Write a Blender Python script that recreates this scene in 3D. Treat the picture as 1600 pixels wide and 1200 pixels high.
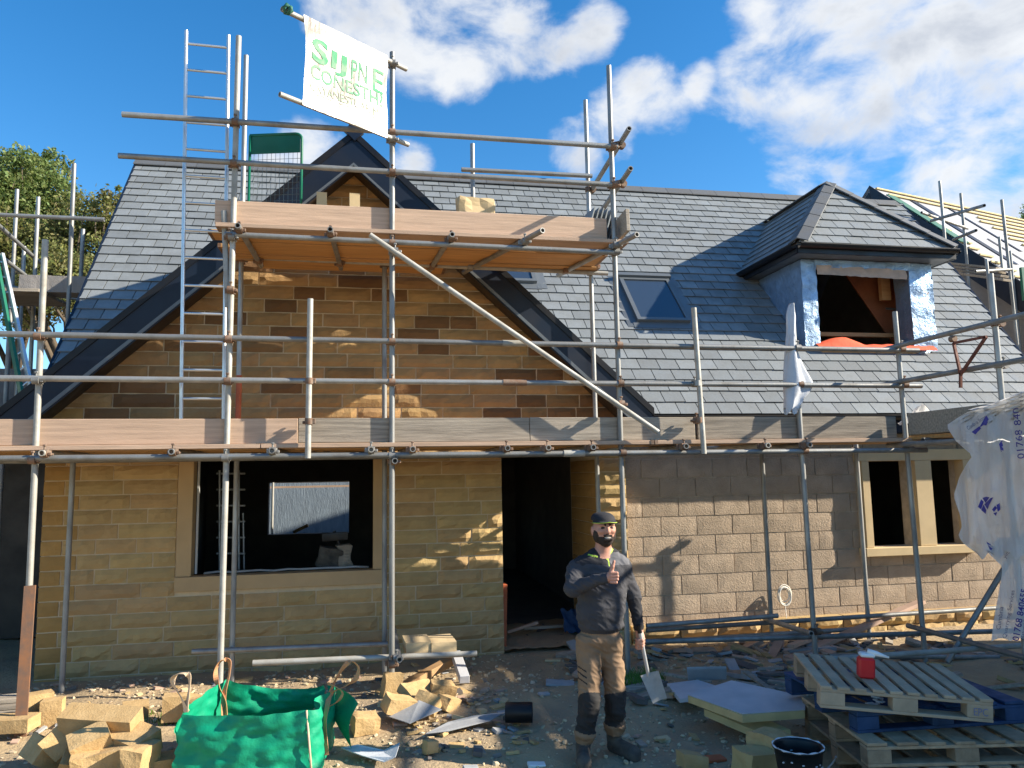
import bpy, bmesh, math, random
import numpy as np
from mathutils import Vector, Matrix, Quaternion, noise as mnoise
random.seed(7); rng=np.random.default_rng(7)
scene=bpy.context.scene
for o in list(bpy.data.objects): bpy.data.objects.remove(o)
rad=math.radians
# ------------------------------------------------------------------ camera
CAM=np.array([0,0,1.9]); FPX=1200.0
YAW,PIT,ROL=rad(10.8),rad(6.8),rad(1.0)
fw=np.array([math.sin(YAW)*math.cos(PIT),math.cos(YAW)*math.cos(PIT),math.sin(PIT)])
r0=np.array([math.cos(YAW),-math.sin(YAW),0]); u0=np.cross(r0,fw)
rt=math.cos(ROL)*r0-math.sin(ROL)*u0; up=math.sin(ROL)*r0+math.cos(ROL)*u0
cam=bpy.data.objects.new('camera',bpy.data.cameras.new('camera'))
scene.collection.objects.link(cam)
M=Matrix(((rt[0],up[0],-fw[0],CAM[0]),(rt[1],up[1],-fw[1],CAM[1]),(rt[2],up[2],-fw[2],CAM[2]),(0,0,0,1)))
cam.matrix_world=M
cam.data.sensor_fit='HORIZONTAL'; cam.data.sensor_width=36; cam.data.lens=36*FPX/1600
cam.data.clip_end=2000; cam.data.clip_start=0.05
scene.camera=cam
# ------------------------------------------------------------------ sky and sun
SUN=Vector((1,-0.275,0.55)).normalized()
ELEV=math.asin(SUN.z); AZ=math.atan2(SUN.x,SUN.y)
def pray(x,y):
    d=fw*FPX+rt*(x-800)-up*(y-600); return d/np.linalg.norm(d)
world=bpy.data.worlds.new('World'); scene.world=world; world.use_nodes=True
nt=world.node_tree; N=nt.nodes; L=nt.links; N.clear()
def nd(t,**k):
    n=N.new(t)
    for a,b in k.items(): setattr(n,a,b)
    return n
def mth(op,a,b=None,c=None,cl=False):
    n=nd('ShaderNodeMath',operation=op,use_clamp=cl)
    for i,v in enumerate((a,b,c)):
        if v is None: continue
        if isinstance(v,(int,float)): n.inputs[i].default_value=v
        else: L.new(v,n.inputs[i])
    return n.outputs[0]
sky=nd('ShaderNodeTexSky',sky_type='NISHITA',sun_disc=False,sun_elevation=ELEV,sun_rotation=AZ,air_density=1.0,dust_density=0.3,ozone_density=2.5)
hs=nd('ShaderNodeHueSaturation'); hs.inputs['Saturation'].default_value=1.36; hs.inputs['Value'].default_value=1.2
L.new(sky.outputs[0],hs.inputs['Color'])
tc=nd('ShaderNodeTexCoord'); nrm=nd('ShaderNodeVectorMath',operation='NORMALIZE'); L.new(tc.outputs['Generated'],nrm.inputs[0])
D=nrm.outputs[0]
# cloud banks: soft cores at directions in the sky, broken up by turbulence
blobs=[(560,20,70),(640,35,105),(730,25,110),(800,55,75),(735,110,50),(930,48,42),(870,70,45),
       (1020,150,60),(960,190,45),(1085,125,30),(900,235,40),
       (1230,110,95),(1330,90,150),(1450,60,190),(1560,140,220),(1350,210,120),(1480,260,150),(1230,235,55),(1700,250,220),(1580,0,200),(1290,20,60),
       (480,225,50),(420,270,45),(640,245,30),(700,130,30),(1180,0,50),
       (-500,100,200),(-250,-300,160),(300,-500,200),(1000,-600,260),(2100,-100,240),(1900,-700,200)]
best=None
for x,y,rp in blobs:
    c=pray(x,y); th=math.atan(rp/FPX/ (1+((x-800)**2+(y-600)**2)/FPX**2)**.5)
    k=1.0/(1-math.cos(th))*0.5
    dt=nd('ShaderNodeVectorMath',operation='DOT_PRODUCT'); L.new(D,dt.inputs[0]); dt.inputs[1].default_value=tuple(c)
    v=mth('MULTIPLY_ADD',dt.outputs['Value'],k,1.0-k)       # 1 at the core, 0.5 at radius
    v=mth('MAXIMUM',v,-0.6)
    best=v if best is None else mth('SMOOTH_MAX',best,v,0.25)
def ntex(scale,detail,rough,off=(0,0,0),dist=0.0):
    mp=nd('ShaderNodeMapping'); L.new(D,mp.inputs[0]); mp.inputs['Location'].default_value=off; mp.inputs['Scale'].default_value=(1,1,1.5)
    n=nd('ShaderNodeTexNoise'); n.inputs['Scale'].default_value=scale; n.inputs['Detail'].default_value=detail; n.inputs['Roughness'].default_value=rough; n.inputs['Distortion'].default_value=dist
    L.new(mp.outputs[0],n.inputs['Vector']); return n.outputs[0]
n1=ntex(10,9,0.58,(0.3,0.1,0.2),0.25)
dens=mth('ADD',best,mth('MULTIPLY',mth('SUBTRACT',n1,0.5),3.1))
ramp=nd('ShaderNodeMapRange',interpolation_type='SMOOTHSTEP'); L.new(dens,ramp.inputs['Value']); ramp.inputs['From Min'].default_value=0.22; ramp.inputs['From Max'].default_value=1.25
n2=ntex(7,5,0.55,(0.9,0.35,0.5)); n3=ntex(7,5,0.55,(0.85,0.37,0.62))
core=nd('ShaderNodeMapRange',interpolation_type='SMOOTHSTEP'); L.new(mth('ADD',dens,mth('MULTIPLY',mth('SUBTRACT',n3,n2),2.0)),core.inputs['Value']); core.inputs['From Min'].default_value=0.7; core.inputs['From Max'].default_value=1.9
ccol=nd('ShaderNodeMix',data_type='RGBA'); ccol.inputs[6].default_value=(5.0,5.1,5.2,1); ccol.inputs[7].default_value=(3.2,3.4,3.75,1)
L.new(core.outputs[0],ccol.inputs[0])
mx=nd('ShaderNodeMix',data_type='RGBA'); L.new(mth('MULTIPLY',ramp.outputs[0],0.94),mx.inputs[0]); L.new(hs.outputs[0],mx.inputs[6]); L.new(ccol.outputs[2],mx.inputs[7])
bg=nd('ShaderNodeBackground'); bg.inputs['Strength'].default_value=0.082; L.new(mx.outputs[2],bg.inputs['Color'])
wo=nd('ShaderNodeOutputWorld'); L.new(bg.outputs[0],wo.inputs[0])
sun=bpy.data.objects.new('sun',bpy.data.lights.new('sun','SUN')); scene.collection.objects.link(sun)
sun.data.energy=5.0; sun.data.angle=rad(0.53); sun.data.color=(1.0,0.9,0.74)
sun.rotation_euler=(-SUN).to_track_quat('-Z','Y').to_euler(); sun.location=(10,-4,12)
vs=scene.view_settings; vs.view_transform='Standard'; vs.look='None'; vs.exposure=1.22; vs.gamma=1.0; vs.use_curve_mapping=False
scene.render.resolution_x=1024; scene.render.resolution_y=768
scene.render.engine='CYCLES'
scene.cycles.max_bounces=8; scene.cycles.diffuse_bounces=5; scene.cycles.transparent_max_bounces=12
# ------------------------------------------------------------------ pixel helpers
def ray(x,y): return fw*FPX+rt*(x-800)-up*(y-600)
def atY(x,y,Y): d=ray(x,y); return CAM+d*(Y/d[1])
def atZ(x,y,Z): d=ray(x,y); return CAM+d*((Z-CAM[2])/d[2])
def atX(x,y,X): d=ray(x,y); return CAM+d*(X/d[0])
def atP(x,y,P,Nn): d=ray(x,y); Nn=np.array(Nn,float); return CAM+d*(((np.array(P,float)-CAM)@Nn)/(d@Nn))
def proj(p):
    v=np.array(p,float)-CAM; dz=v@fw
    return (800+FPX*(v@rt)/dz, 600-FPX*(v@up)/dz, dz)
V3=lambda p:Vector((float(p[0]),float(p[1]),float(p[2])))
# ------------------------------------------------------------------ materials
def mat(name,col,rough=0.8,var=0.25,scale=6.0,bump=0.0,bscale=40.0,rnd=0.0,metal=0.0,col2=None,detail=6.0,spec=0.5,stretch=(1,1,1),hue=0.0,trans=0.0,coat=0.0,two=None):
    """procedural surface: base colour broken up by two noises, optional per-piece value ('rnd' attribute) and bump"""
    m=bpy.data.materials.new(name); m.use_nodes=True; t=m.node_tree; n=t.nodes; l=t.links
    b=n['Principled BSDF']
    tc=n.new('ShaderNodeTexCoord'); mp=n.new('ShaderNodeMapping'); mp.inputs['Scale'].default_value=stretch; l.new(tc.outputs['Object'],mp.inputs[0])
    nz=n.new('ShaderNodeTexNoise'); nz.inputs['Scale'].default_value=scale; nz.inputs['Detail'].default_value=detail; nz.inputs['Roughness'].default_value=0.6; l.new(mp.outputs[0],nz.inputs['Vector'])
    mr=n.new('ShaderNodeMapRange'); mr.inputs['From Min'].default_value=0.3; mr.inputs['From Max'].default_value=0.7; l.new(nz.outputs[0],mr.inputs['Value'])
    mixc=n.new('ShaderNodeMix'); mixc.data_type='RGBA'
    c=Vector(col[:3]); c2=Vector(col2[:3]) if col2 else c*(1-var)
    c1=c if col2 else c*(1+var)
    mixc.inputs[6].default_value=(*c1,1); mixc.inputs[7].default_value=(*c2,1); l.new(mr.outputs[0],mixc.inputs[0])
    out=mixc.outputs[2]
    if rnd or two:
        at=n.new('ShaderNodeAttribute'); at.attribute_name='rnd'
        if two:
            r2=n.new('ShaderNodeMapRange'); r2.inputs['From Min'].default_value=two[1]; r2.inputs['From Max'].default_value=two[1]+0.12; l.new(at.outputs['Fac'],r2.inputs['Value'])
            mm=n.new('ShaderNodeMix'); mm.data_type='RGBA'; mm.inputs[7].default_value=(*two[0],1); l.new(out,mm.inputs[6])
            s=n.new('ShaderNodeMath'); s.operation='MULTIPLY'; s.inputs[1].default_value=0.85; l.new(r2.outputs[0],s.inputs[0]); l.new(s.outputs[0],mm.inputs[0]); out=mm.outputs[2]
        h=n.new('ShaderNodeHueSaturation'); r=n.new('ShaderNodeMapRange'); r.inputs['To Min'].default_value=1-rnd; r.inputs['To Max'].default_value=1+rnd
        fr=n.new('ShaderNodeMath'); fr.operation='FRACT'; ml=n.new('ShaderNodeMath'); ml.operation='MULTIPLY'; ml.inputs[1].default_value=7.31; l.new(at.outputs['Fac'],ml.inputs[0]); l.new(ml.outputs[0],fr.inputs[0])
        l.new(fr.outputs[0],r.inputs['Value']); l.new(r.outputs[0],h.inputs['Value']); l.new(out,h.inputs['Color'])
        if hue:
            r3=n.new('ShaderNodeMapRange'); r3.inputs['To Min'].default_value=0.5-hue; r3.inputs['To Max'].default_value=0.5+hue; l.new(at.outputs['Fac'],r3.inputs['Value']); l.new(r3.outputs[0],h.inputs['Hue'])
        out=h.outputs[0]
    l.new(out,b.inputs['Base Color'])
    b.inputs['Roughness'].default_value=rough; b.inputs['Metallic'].default_value=metal; b.inputs['Specular IOR Level'].default_value=spec
    if coat: b.inputs['Coat Weight'].default_value=coat
    if rough<0.75:
        rr=n.new('ShaderNodeMapRange'); rr.inputs['To Min'].default_value=max(rough-0.12,0.03); rr.inputs['To Max'].default_value=min(rough+0.18,1); l.new(mr.outputs[0],rr.inputs['Value']); l.new(rr.outputs[0],b.inputs['Roughness'])
    if bump:
        nb=n.new('ShaderNodeTexNoise'); nb.inputs['Scale'].default_value=bscale; nb.inputs['Detail'].default_value=5; nb.inputs['Roughness'].default_value=0.65; l.new(mp.outputs[0],nb.inputs['Vector'])
        bp=n.new('ShaderNodeBump'); bp.inputs['Strength'].default_value=1.0; bp.inputs['Distance'].default_value=bump; l.new(nb.outputs[0],bp.inputs['Height']); l.new(bp.outputs[0],b.inputs['Normal'])
    return m
MT={}
MT['stone']=mat('sandstone',(0.47,0.325,0.15),0.92,0.16,6,0.006,28,rnd=0.10,hue=0.008,col2=(0.375,0.255,0.115))
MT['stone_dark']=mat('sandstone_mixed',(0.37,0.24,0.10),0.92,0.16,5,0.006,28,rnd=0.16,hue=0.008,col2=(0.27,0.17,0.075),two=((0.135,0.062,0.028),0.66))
MT['quoin']=mat('sandstone_quoin',(0.36,0.215,0.07),0.9,0.14,5,0.004,30,rnd=0.12)
MT['ashlar']=mat('sawn_sandstone',(0.45,0.315,0.165),0.85,0.08,3,0.0012,60,rnd=0.06)
MT['cutstone']=mat('cut_sandstone',(0.50,0.345,0.165),0.95,0.14,12,0.006,60,rnd=0.14,col2=(0.39,0.255,0.11))
MT['palestone']=mat('pale_sandstone',(0.55,0.42,0.24),0.88,0.08,4,0.0012,60)
MT['mortar']=mat('lime_mortar',(0.60,0.49,0.33),0.95,0.12,8,0.004,60)
MT['cement']=mat('cement_mortar',(0.46,0.38,0.29),0.95,0.2,10,0.006,50)
MT['block']=mat('concrete_block',(0.385,0.30,0.22),0.95,0.16,5,0.010,55,rnd=0.09)
MT['blockgrey']=mat('grey_concrete_block',(0.27,0.25,0.235),0.95,0.14,4,0.006,70,rnd=0.10)
MT['slate']=mat('slate',(0.18,0.196,0.203),0.55,0.16,5,0.003,30,rnd=0.15,spec=0.5)
MT['ridge']=mat('ridge_tile',(0.095,0.10,0.105),0.6,0.15,4,0.002,50,rnd=0.08)
MT['navy']=mat('dark_upvc',(0.007,0.013,0.027),0.42,0.12,2,0.0,spec=0.35)
MT['black']=mat('black_plastic',(0.008,0.008,0.010),0.42,0.15,3,spec=.35)
MT['soffit']=mat('dark_soffit',(0.03,0.022,0.016),0.6,0.2,3)
MT['galv']=mat('galvanised_tube',(0.33,0.34,0.335),0.5,0.22,6,0.0012,70,rnd=0.2,metal=0.5,stretch=(1,1,0.5),col2=(0.20,0.195,0.185),detail=9)
MT['galvlight']=mat('pale_tube',(0.44,0.435,0.40),0.6,0.2,8,0.0012,70,rnd=0.15,metal=0.25,col2=(0.30,0.285,0.25),detail=9)
MT['rust']=mat('rusty_coupler',(0.19,0.085,0.04),0.75,0.35,18,0.001,80,rnd=0.3,metal=0.2,col2=(0.24,0.2,0.16))
MT['rustplate']=mat('rusty_steel',(0.26,0.115,0.05),0.8,0.3,12,0.001,60,col2=(0.14,0.09,0.065))
MT['redsteel']=mat('red_oxide_steel',(0.16,0.05,0.03),0.7,0.3,14,0.001,60)
MT['alu']=mat('aluminium',(0.62,0.64,0.65),0.38,0.1,6,metal=0.75)
MT['toenew']=mat('new_scaffold_board',(0.47,0.33,0.235),0.85,0.2,5,0.0025,30,rnd=0.1,stretch=(0.35,7,7),detail=10)
MT['toeold']=mat('weathered_scaffold_board',(0.29,0.25,0.20),0.9,0.38,6,0.004,30,rnd=0.18,stretch=(0.4,8,8),detail=10)
MT['ply']=mat('timber_deck',(0.48,0.265,0.10),0.8,0.24,5,0.002,30,rnd=0.22,stretch=(0.35,7,7),detail=10)
MT['wood']=mat('softwood',(0.44,0.27,0.13),0.82,0.18,4,0.001,40,rnd=0.14,stretch=(0.6,5,5))
MT['pallet']=mat('pallet_wood',(0.36,0.245,0.15),0.88,0.25,5,0.0015,40,rnd=0.2,stretch=(3,3,3))
MT['palletgrey']=mat('grey_pallet_wood',(0.40,0.30,0.20),0.9,0.22,5,0.0015,40,rnd=0.15)
MT['palletblue']=mat('blue_pallet',(0.012,0.045,0.12),0.7,0.3,9,0.001,40,rnd=0.2)
MT['pinkwood']=mat('pinkish_batten',(0.40,0.27,0.20),0.85,0.15,4,0.001,40)
MT['dirt']=mat('dirt',(0.46,0.34,0.19),0.97,0.2,1.4,0.02,22,col2=(0.26,0.20,0.135),detail=9)
MT['gravel']=mat('gravel',(0.44,0.35,0.23),0.95,0.2,9,rnd=0.45,hue=0.01)
MT['bag']=mat('green_woven_bag',(0.0,0.27,0.14),0.6,0.14,7,0.0025,60,spec=0.35)
MT['strap']=mat('orange_webbing',(0.55,0.27,0.13),0.85,0.12,10,0.001,120)
MT['strapwhite']=mat('pale_webbing',(0.6,0.45,0.30),0.85,0.1,10)
MT['green']=mat('green_painted_steel',(0.0,0.125,0.07),0.42,0.1,4)
MT['wire']=mat('wire_mesh',(0.16,0.2,0.2),0.5,0.1,4,metal=0.5)
MT['foil']=mat('blue_foil',(0.27,0.385,0.53),0.4,0.25,6,0.02,11,metal=0.55)
MT['kraft']=mat('brown_paper',(0.46,0.34,0.27),0.8,0.12,8,0.006,14)
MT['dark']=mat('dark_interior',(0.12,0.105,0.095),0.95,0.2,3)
MT['osb']=mat('red_brown_board',(0.22,0.085,0.04),0.85,0.2,5)
MT['orange']=mat('orange_cloth',(0.75,0.10,0.035),0.8,0.12,6,0.008,12)
MT['glass']=mat('window_glass',(0.03,0.045,0.07),0.04,0.02,1,spec=0.9)
MT['veluxgrey']=mat('grey_window_frame',(0.13,0.145,0.155),0.4,0.06,3,metal=0.3)
MT['red']=mat('red_plastic',(0.62,0.015,0.02),0.35,0.08,5)
MT['white']=mat('white_plastic',(0.75,0.75,0.73),0.45,0.06,5)
MT['board']=mat('foil_faced_board',(0.46,0.47,0.50),0.6,0.1,4,0.001,40)
MT['foam']=mat('yellow_foam',(0.55,0.42,0.2),0.9,0.12,8)
MT['lead']=mat('grey_sheet',(0.32,0.33,0.34),0.6,0.14,6,0.003,20)
MT['sheet']=mat('blue_grey_sheeting',(0.20,0.25,0.30),0.7,0.15,3,0.01,8,stretch=(4,1,1))
MT['cloth']=mat('grey_cloth',(0.50,0.53,0.58),0.9,0.1,6,0.003,60)
MT['shirt']=mat('charcoal_jersey',(0.043,0.043,0.050),0.88,0.15,9,0.004,40)
MT['shirtblack']=mat('black_jersey',(0.014,0.014,0.018),0.85,0.12,9,0.003,45)
MT['shirtgrey']=mat('grey_jersey',(0.12,0.12,0.13),0.88,0.1,9)
MT['lime']=mat('lime_zip',(0.42,0.58,0.06),0.6,0.05,9)
MT['trouser']=mat('tan_canvas',(0.235,0.15,0.088),0.92,0.12,7,0.004,30)
MT['knee']=mat('black_canvas',(0.02,0.019,0.019),0.9,0.3,10,0.004,30)
MT['boot']=mat('dusty_boot',(0.035,0.032,0.03),0.8,0.4,12,0.003,40,col2=(0.10,0.088,0.07))
MT['skin']=mat('skin',(0.47,0.23,0.16),0.55,0.1,14,0.001,90)
MT['beard']=mat('dark_beard',(0.030,0.018,0.012),0.8,0.4,40,0.006,110)
MT['eyes']=mat('dark_eye',(0.02,0.012,0.01),0.3,0.1,5)
MT['teeth']=mat('teeth',(0.5,0.44,0.38),0.35,0.05,5)
MT['bark']=mat('bark',(0.10,0.075,0.05),0.95,0.3,8,0.01,20)
MT['steel']=mat('worn_steel',(0.50,0.51,0.52),0.45,0.2,10,0.0008,60,metal=0.6)
MT['cable']=mat('white_cable',(0.75,0.72,0.65),0.5,0.06,5)
MT['membrane']=mat('grey_membrane',(0.33,0.335,0.36),0.8,0.1,2,0.004,5)
MT['batten']=mat('yellow_batten',(0.62,0.50,0.26),0.85,0.15,5,rnd=0.12)
MT['greenboard']=mat('green_verge',(0.02,0.12,0.08),0.6,0.15,4)
MT['terracotta']=mat('orange_pipe',(0.42,0.10,0.035),0.6,0.15,6)
MT['ink']=mat('blue_print',(0.05,0.05,0.32),0.5,0.15,20)
MT['inkgrey']=mat('grey_print',(0.16,0.17,0.27),0.6,0.15,20)
MT['grass']=mat('grass_blades',(0.09,0.19,0.025),0.8,0.3,9,rnd=0.3)
def leafmat(name,a,b,tr):
    m=mat(name,a,0.6,0.2,3,rnd=0.35,hue=0.03,col2=b); t=m.node_tree; n=t.nodes; l=t.links
    pb=n['Principled BSDF']; tl=n.new('ShaderNodeBsdfTranslucent'); mx=n.new('ShaderNodeMixShader'); mx.inputs[0].default_value=tr
    src=pb.inputs['Base Color'].links[0].from_socket; l.new(src,tl.inputs[0]); l.new(pb.outputs[0],mx.inputs[1]); l.new(tl.outputs[0],mx.inputs[2]); l.new(mx.outputs[0],n['Material Output'].inputs[0]); return m
MT['leaf']=leafmat('green_leaves',(0.19,0.25,0.07),(0.12,0.17,0.05),0.45)
MT['leaf2']=leafmat('autumn_leaves',(0.19,0.23,0.06),(0.18,0.155,0.055),0.45)
def plasticmat(name,col,tp,tl,bd=.035):
    m=bpy.data.materials.new(name); m.use_nodes=True; t=m.node_tree; n=t.nodes; l=t.links; pb=n['Principled BSDF']
    pb.inputs['Base Color'].default_value=(*col,1); pb.inputs['Roughness'].default_value=0.28
    nz=n.new('ShaderNodeTexNoise'); nz.inputs['Scale'].default_value=9; nz.inputs['Detail'].default_value=5
    tc=n.new('ShaderNodeTexCoord'); mp=n.new('ShaderNodeMapping'); mp.inputs['Scale'].default_value=(1.6,1.6,0.45); l.new(tc.outputs['Object'],mp.inputs[0]); l.new(mp.outputs[0],nz.inputs['Vector'])
    bp=n.new('ShaderNodeBump'); bp.inputs['Distance'].default_value=bd; l.new(nz.outputs[0],bp.inputs['Height']); l.new(bp.outputs[0],pb.inputs['Normal'])
    a=n.new('ShaderNodeBsdfTranslucent'); a.inputs[0].default_value=(*col,1); l.new(bp.outputs[0],a.inputs['Normal']); b=n.new('ShaderNodeBsdfTransparent')
    m1=n.new('ShaderNodeMixShader'); m1.inputs[0].default_value=tl; m2=n.new('ShaderNodeMixShader'); m2.inputs[0].default_value=tp
    l.new(pb.outputs[0],m1.inputs[1]); l.new(a.outputs[0],m1.inputs[2]); l.new(m1.outputs[0],m2.inputs[1]); l.new(b.outputs[0],m2.inputs[2]); l.new(m2.outputs[0],n['Material Output'].inputs[0]); return m
MT['plastic']=plasticmat('milky_polythene',(0.84,0.84,0.84),0.13,0.45)
MT['plastic2']=plasticmat('white_polythene',(0.85,0.85,0.83),0.05,0.35)
MT['banner']=plasticmat('banner_cloth',(0.30,0.285,0.235),0.0,0.2,.008)
MT['bannerband']=plasticmat('banner_hem',(0.26,0.225,0.19),0.0,0.2,.008)
def faded(name,ink,cloth,scale,lo,hi):
    m=mat(name,ink,0.75,0.0,scale,col2=cloth,detail=5); 
    for n in m.node_tree.nodes:
        if n.type=='MAP_RANGE' and n.inputs['From Min'].default_value>0.2: n.inputs['From Min'].default_value=lo; n.inputs['From Max'].default_value=hi; break
    return m
MT['faded']=faded('faded_green_print',(0.05,0.27,0.13),(0.27,0.32,0.25),9,0.48,0.74)
MT['faded2']=faded('very_faded_green_print',(0.10,0.29,0.165),(0.29,0.32,0.26),10,0.45,0.70)
MT['faint']=faded('faint_print',(0.20,0.29,0.20),(0.31,0.31,0.26),30,0.35,0.6)
MT['greyline']=mat('grey_print_line',(0.35,0.35,0.34),0.8,0.3,30)
# ------------------------------------------------------------------ mesh building
class MB:
    def __init__(s): s.v=[]; s.f=[]; s.mi=[]; s.r=[]; s.sm=[]
    def add(s,vs,fs,mi=0,rnd=None,sm=False):
        o=len(s.v); rnd=random.random() if rnd is None else rnd
        s.v+=[tuple(map(float,p)) for p in vs]; s.f+=[tuple(i+o for i in f) for f in fs]; s.mi+=[mi]*len(fs); s.r+=[rnd]*len(vs); s.sm+=[sm]*len(fs)
        return s
    def box(s,c,d,R=None,bev=0.0,**k):
        vs,fs=cbox(d,bev)
        c=V3(c)
        if R is not None: vs=[R@v+c for v in vs]
        else: vs=[v+c for v in vs]
        return s.add(vs,fs,**k)
    def bar(s,p,q,w,h,bev=0.0,roll=0.0,**k):
        """box bar from p to q, w across (horizontal), h other way"""
        p,q=V3(p),V3(q); d=q-p; R=frame(d,roll)
        return s.box((p+q)/2,(w,h,d.length),R,bev,**k)
    def tube(s,p,q,r,n=12,inner=None,r2=None,**k):
        p,q=V3(p),V3(q); R=frame(q-p); r2=r if r2 is None else r2
        k.setdefault('sm',True)
        ring=lambda c,rr:[c+R@Vector((math.cos(2*math.pi*i/n)*rr,math.sin(2*math.pi*i/n)*rr,0)) for i in range(n)]
        A=ring(p,r);B=ring(q,r2)
        s.add(A+B,[(i,(i+1)%n,n+(i+1)%n,n+i) for i in range(n)],**k)
        k2=dict(k); k2['sm']=False; rv=s.r[-1]; k2['rnd']=rv
        if inner:
            dd=(q-p).normalized()*min(0.12,(q-p).length*.3)
            for c,sg in ((p,1),(q,-1)):
                a=ring(c,r);b=ring(c,inner);e=ring(c+dd*sg,inner)
                fs=[(i,(i+1)%n,n+(i+1)%n,n+i) for i in range(n)]+[(n+i,n+(i+1)%n,2*n+(i+1)%n,2*n+i) for i in range(n)]+[tuple(2*n+i for i in range(n))]
                if sg>0: fs=[tuple(reversed(f)) for f in fs]
                s.add(a+b+e,fs,**k2)
        else:
            s.add(A,[tuple(range(n-1,-1,-1))],**k2); s.add(B,[tuple(range(n))],**k2)
        return s
    def path(s,pts,r,n=8,closed=False,**k):
        """round tube along a polyline"""
        pts=[V3(p) for p in pts]; k.setdefault('sm',True); m=len(pts); vs=[]; up0=None
        rr=r if hasattr(r,'__len__') else [r]*m
        for i,p in enumerate(pts):
            d=(pts[(i+1)%m]-pts[i-1]) if closed else (pts[min(i+1,m-1)]-pts[max(i-1,0)])
            d.normalize()
            if up0 is None: up0=d.orthogonal().normalized()
            up0=(up0-d*up0.dot(d)).normalized(); w=d.cross(up0)
            vs+=[p+(up0*math.cos(2*math.pi*j/n)+w*math.sin(2*math.pi*j/n))*rr[i] for j in range(n)]
        fs=[]
        for i in range(m if closed else m-1):
            a=i*n; b=((i+1)%m)*n
            fs+=[(a+j,a+(j+1)%n,b+(j+1)%n,b+j) for j in range(n)]
        if not closed: fs+=[tuple(range(n-1,-1,-1)),tuple((m-1)*n+j for j in range(n))]
        return s.add(vs,fs,**k)
    def prism(s,poly,d,**k):
        """polygon (3d points) extruded by vector d"""
        a=[V3(p) for p in poly]; d=V3(d); n=len(a)
        nn=Vector((0,0,0))
        for i in range(n): nn+=a[i].cross(a[(i+1)%n])
        if nn.dot(d)>0: a=a[::-1]
        b=[p+d for p in a]
        return s.add(a+b,[tuple(range(n)),tuple(range(2*n-1,n-1,-1))]+[(i,n+i,n+(i+1)%n,(i+1)%n) for i in range(n)],**k)
    def grid(s,P,**k):
        """P[i][j] points"""
        ni=len(P); nj=len(P[0]); k.setdefault('sm',True)
        return s.add([p for r in P for p in r],[(i*nj+j,i*nj+j+1,(i+1)*nj+j+1,(i+1)*nj+j) for i in range(ni-1) for j in range(nj-1)],**k)
    def build(s,name,mats,parent=None,loc=None,label=None,cat=None,group=None,kind=None):
        me=bpy.data.meshes.new(name); me.from_pydata(s.v,[],s.f); 
        for m in (mats if isinstance(mats,(list,tuple)) else [mats]): me.materials.append(MT[m])
        me.polygons.foreach_set('material_index',s.mi); me.polygons.foreach_set('use_smooth',s.sm)
        at=me.attributes.new('rnd','FLOAT','POINT'); at.data.foreach_set('value',s.r)
        me.update()
        return link(name,me,parent,label,cat,group,kind)
def link(name,me,parent=None,label=None,cat=None,group=None,kind=None):
    o=bpy.data.objects.new(name,me); scene.collection.objects.link(o)
    if parent is not None:
        o.parent=parent; o.matrix_parent_inverse=WM[parent.name].inverted()
        WM[o.name]=WM[parent.name] if False else Matrix.Identity(4)
    else: WM[o.name]=Matrix.Identity(4)
    if label: o['label']=label
    if cat: o['category']=cat
    if group: o['group']=group
    if kind: o['kind']=kind
    return o
WM={}
def thing(name,label,cat,loc=(0,0,0),group=None):
    o=bpy.data.objects.new(name,None); scene.collection.objects.link(o); o.location=V3(loc); o.empty_display_size=0.1
    WM[o.name]=Matrix.Translation(V3(loc)); o['label']=label; o['category']=cat
    if group: o['group']=group
    return o
def frame(d,roll=0.0):
    d=Vector(d).normalized(); ref=Vector((0,0,1)) if abs(d.z)<0.95 else Vector((0,1,0))
    x=ref.cross(d).normalized(); y=d.cross(x)
    R=Matrix((x,y,d)).transposed()
    return R@Matrix.Rotation(roll,3,'Z') if roll else R
_cb={}
def cbox(d,bev=0.0):
    key=(tuple(round(float(x),5) for x in d),bev)
    if key in _cb: return _cb[key]
    hx,hy,hz=[float(x)/2 for x in d]
    if bev<=0:
        vs=[Vector((x,y,z)) for x in (-hx,hx) for y in (-hy,hy) for z in (-hz,hz)]
        fs=[(0,1,3,2),(4,6,7,5),(0,4,5,1),(2,3,7,6),(0,2,6,4),(1,5,7,3)]
    else:
        bm=bmesh.new(); bmesh.ops.create_cube(bm,size=1.0)
        for v in bm.verts: v.co=Vector((v.co.x*2*hx,v.co.y*2*hy,v.co.z*2*hz))
        bmesh.ops.bevel(bm,geom=list(bm.edges),offset=min(bev,hx*.9,hy*.9,hz*.9),segments=1,affect='EDGES',profile=0.5)
        bm.verts.index_update(); vs=[v.co.copy() for v in bm.verts]; fs=[tuple(v.index for v in f.verts) for f in bm.faces]; bm.free()
    _cb[key]=(vs,fs); return vs,fs
def RZ(a): return Matrix.Rotation(a,3,'Z')
def EU(x,y,z):
    return (Matrix.Rotation(z,3,'Z')@Matrix.Rotation(y,3,'Y')@Matrix.Rotation(x,3,'X'))
def lerp_tab(tab,t):
    for (t0,v0),(t1,v1) in zip(tab,tab[1:]):
        if t<=t1: return v0+(v1-v0)*(t-t0)/(t1-t0)
    return tab[-1][1]
def fbm(p,o=4): return mnoise.fractal(Vector(p),0.9,2.1,o)
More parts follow.
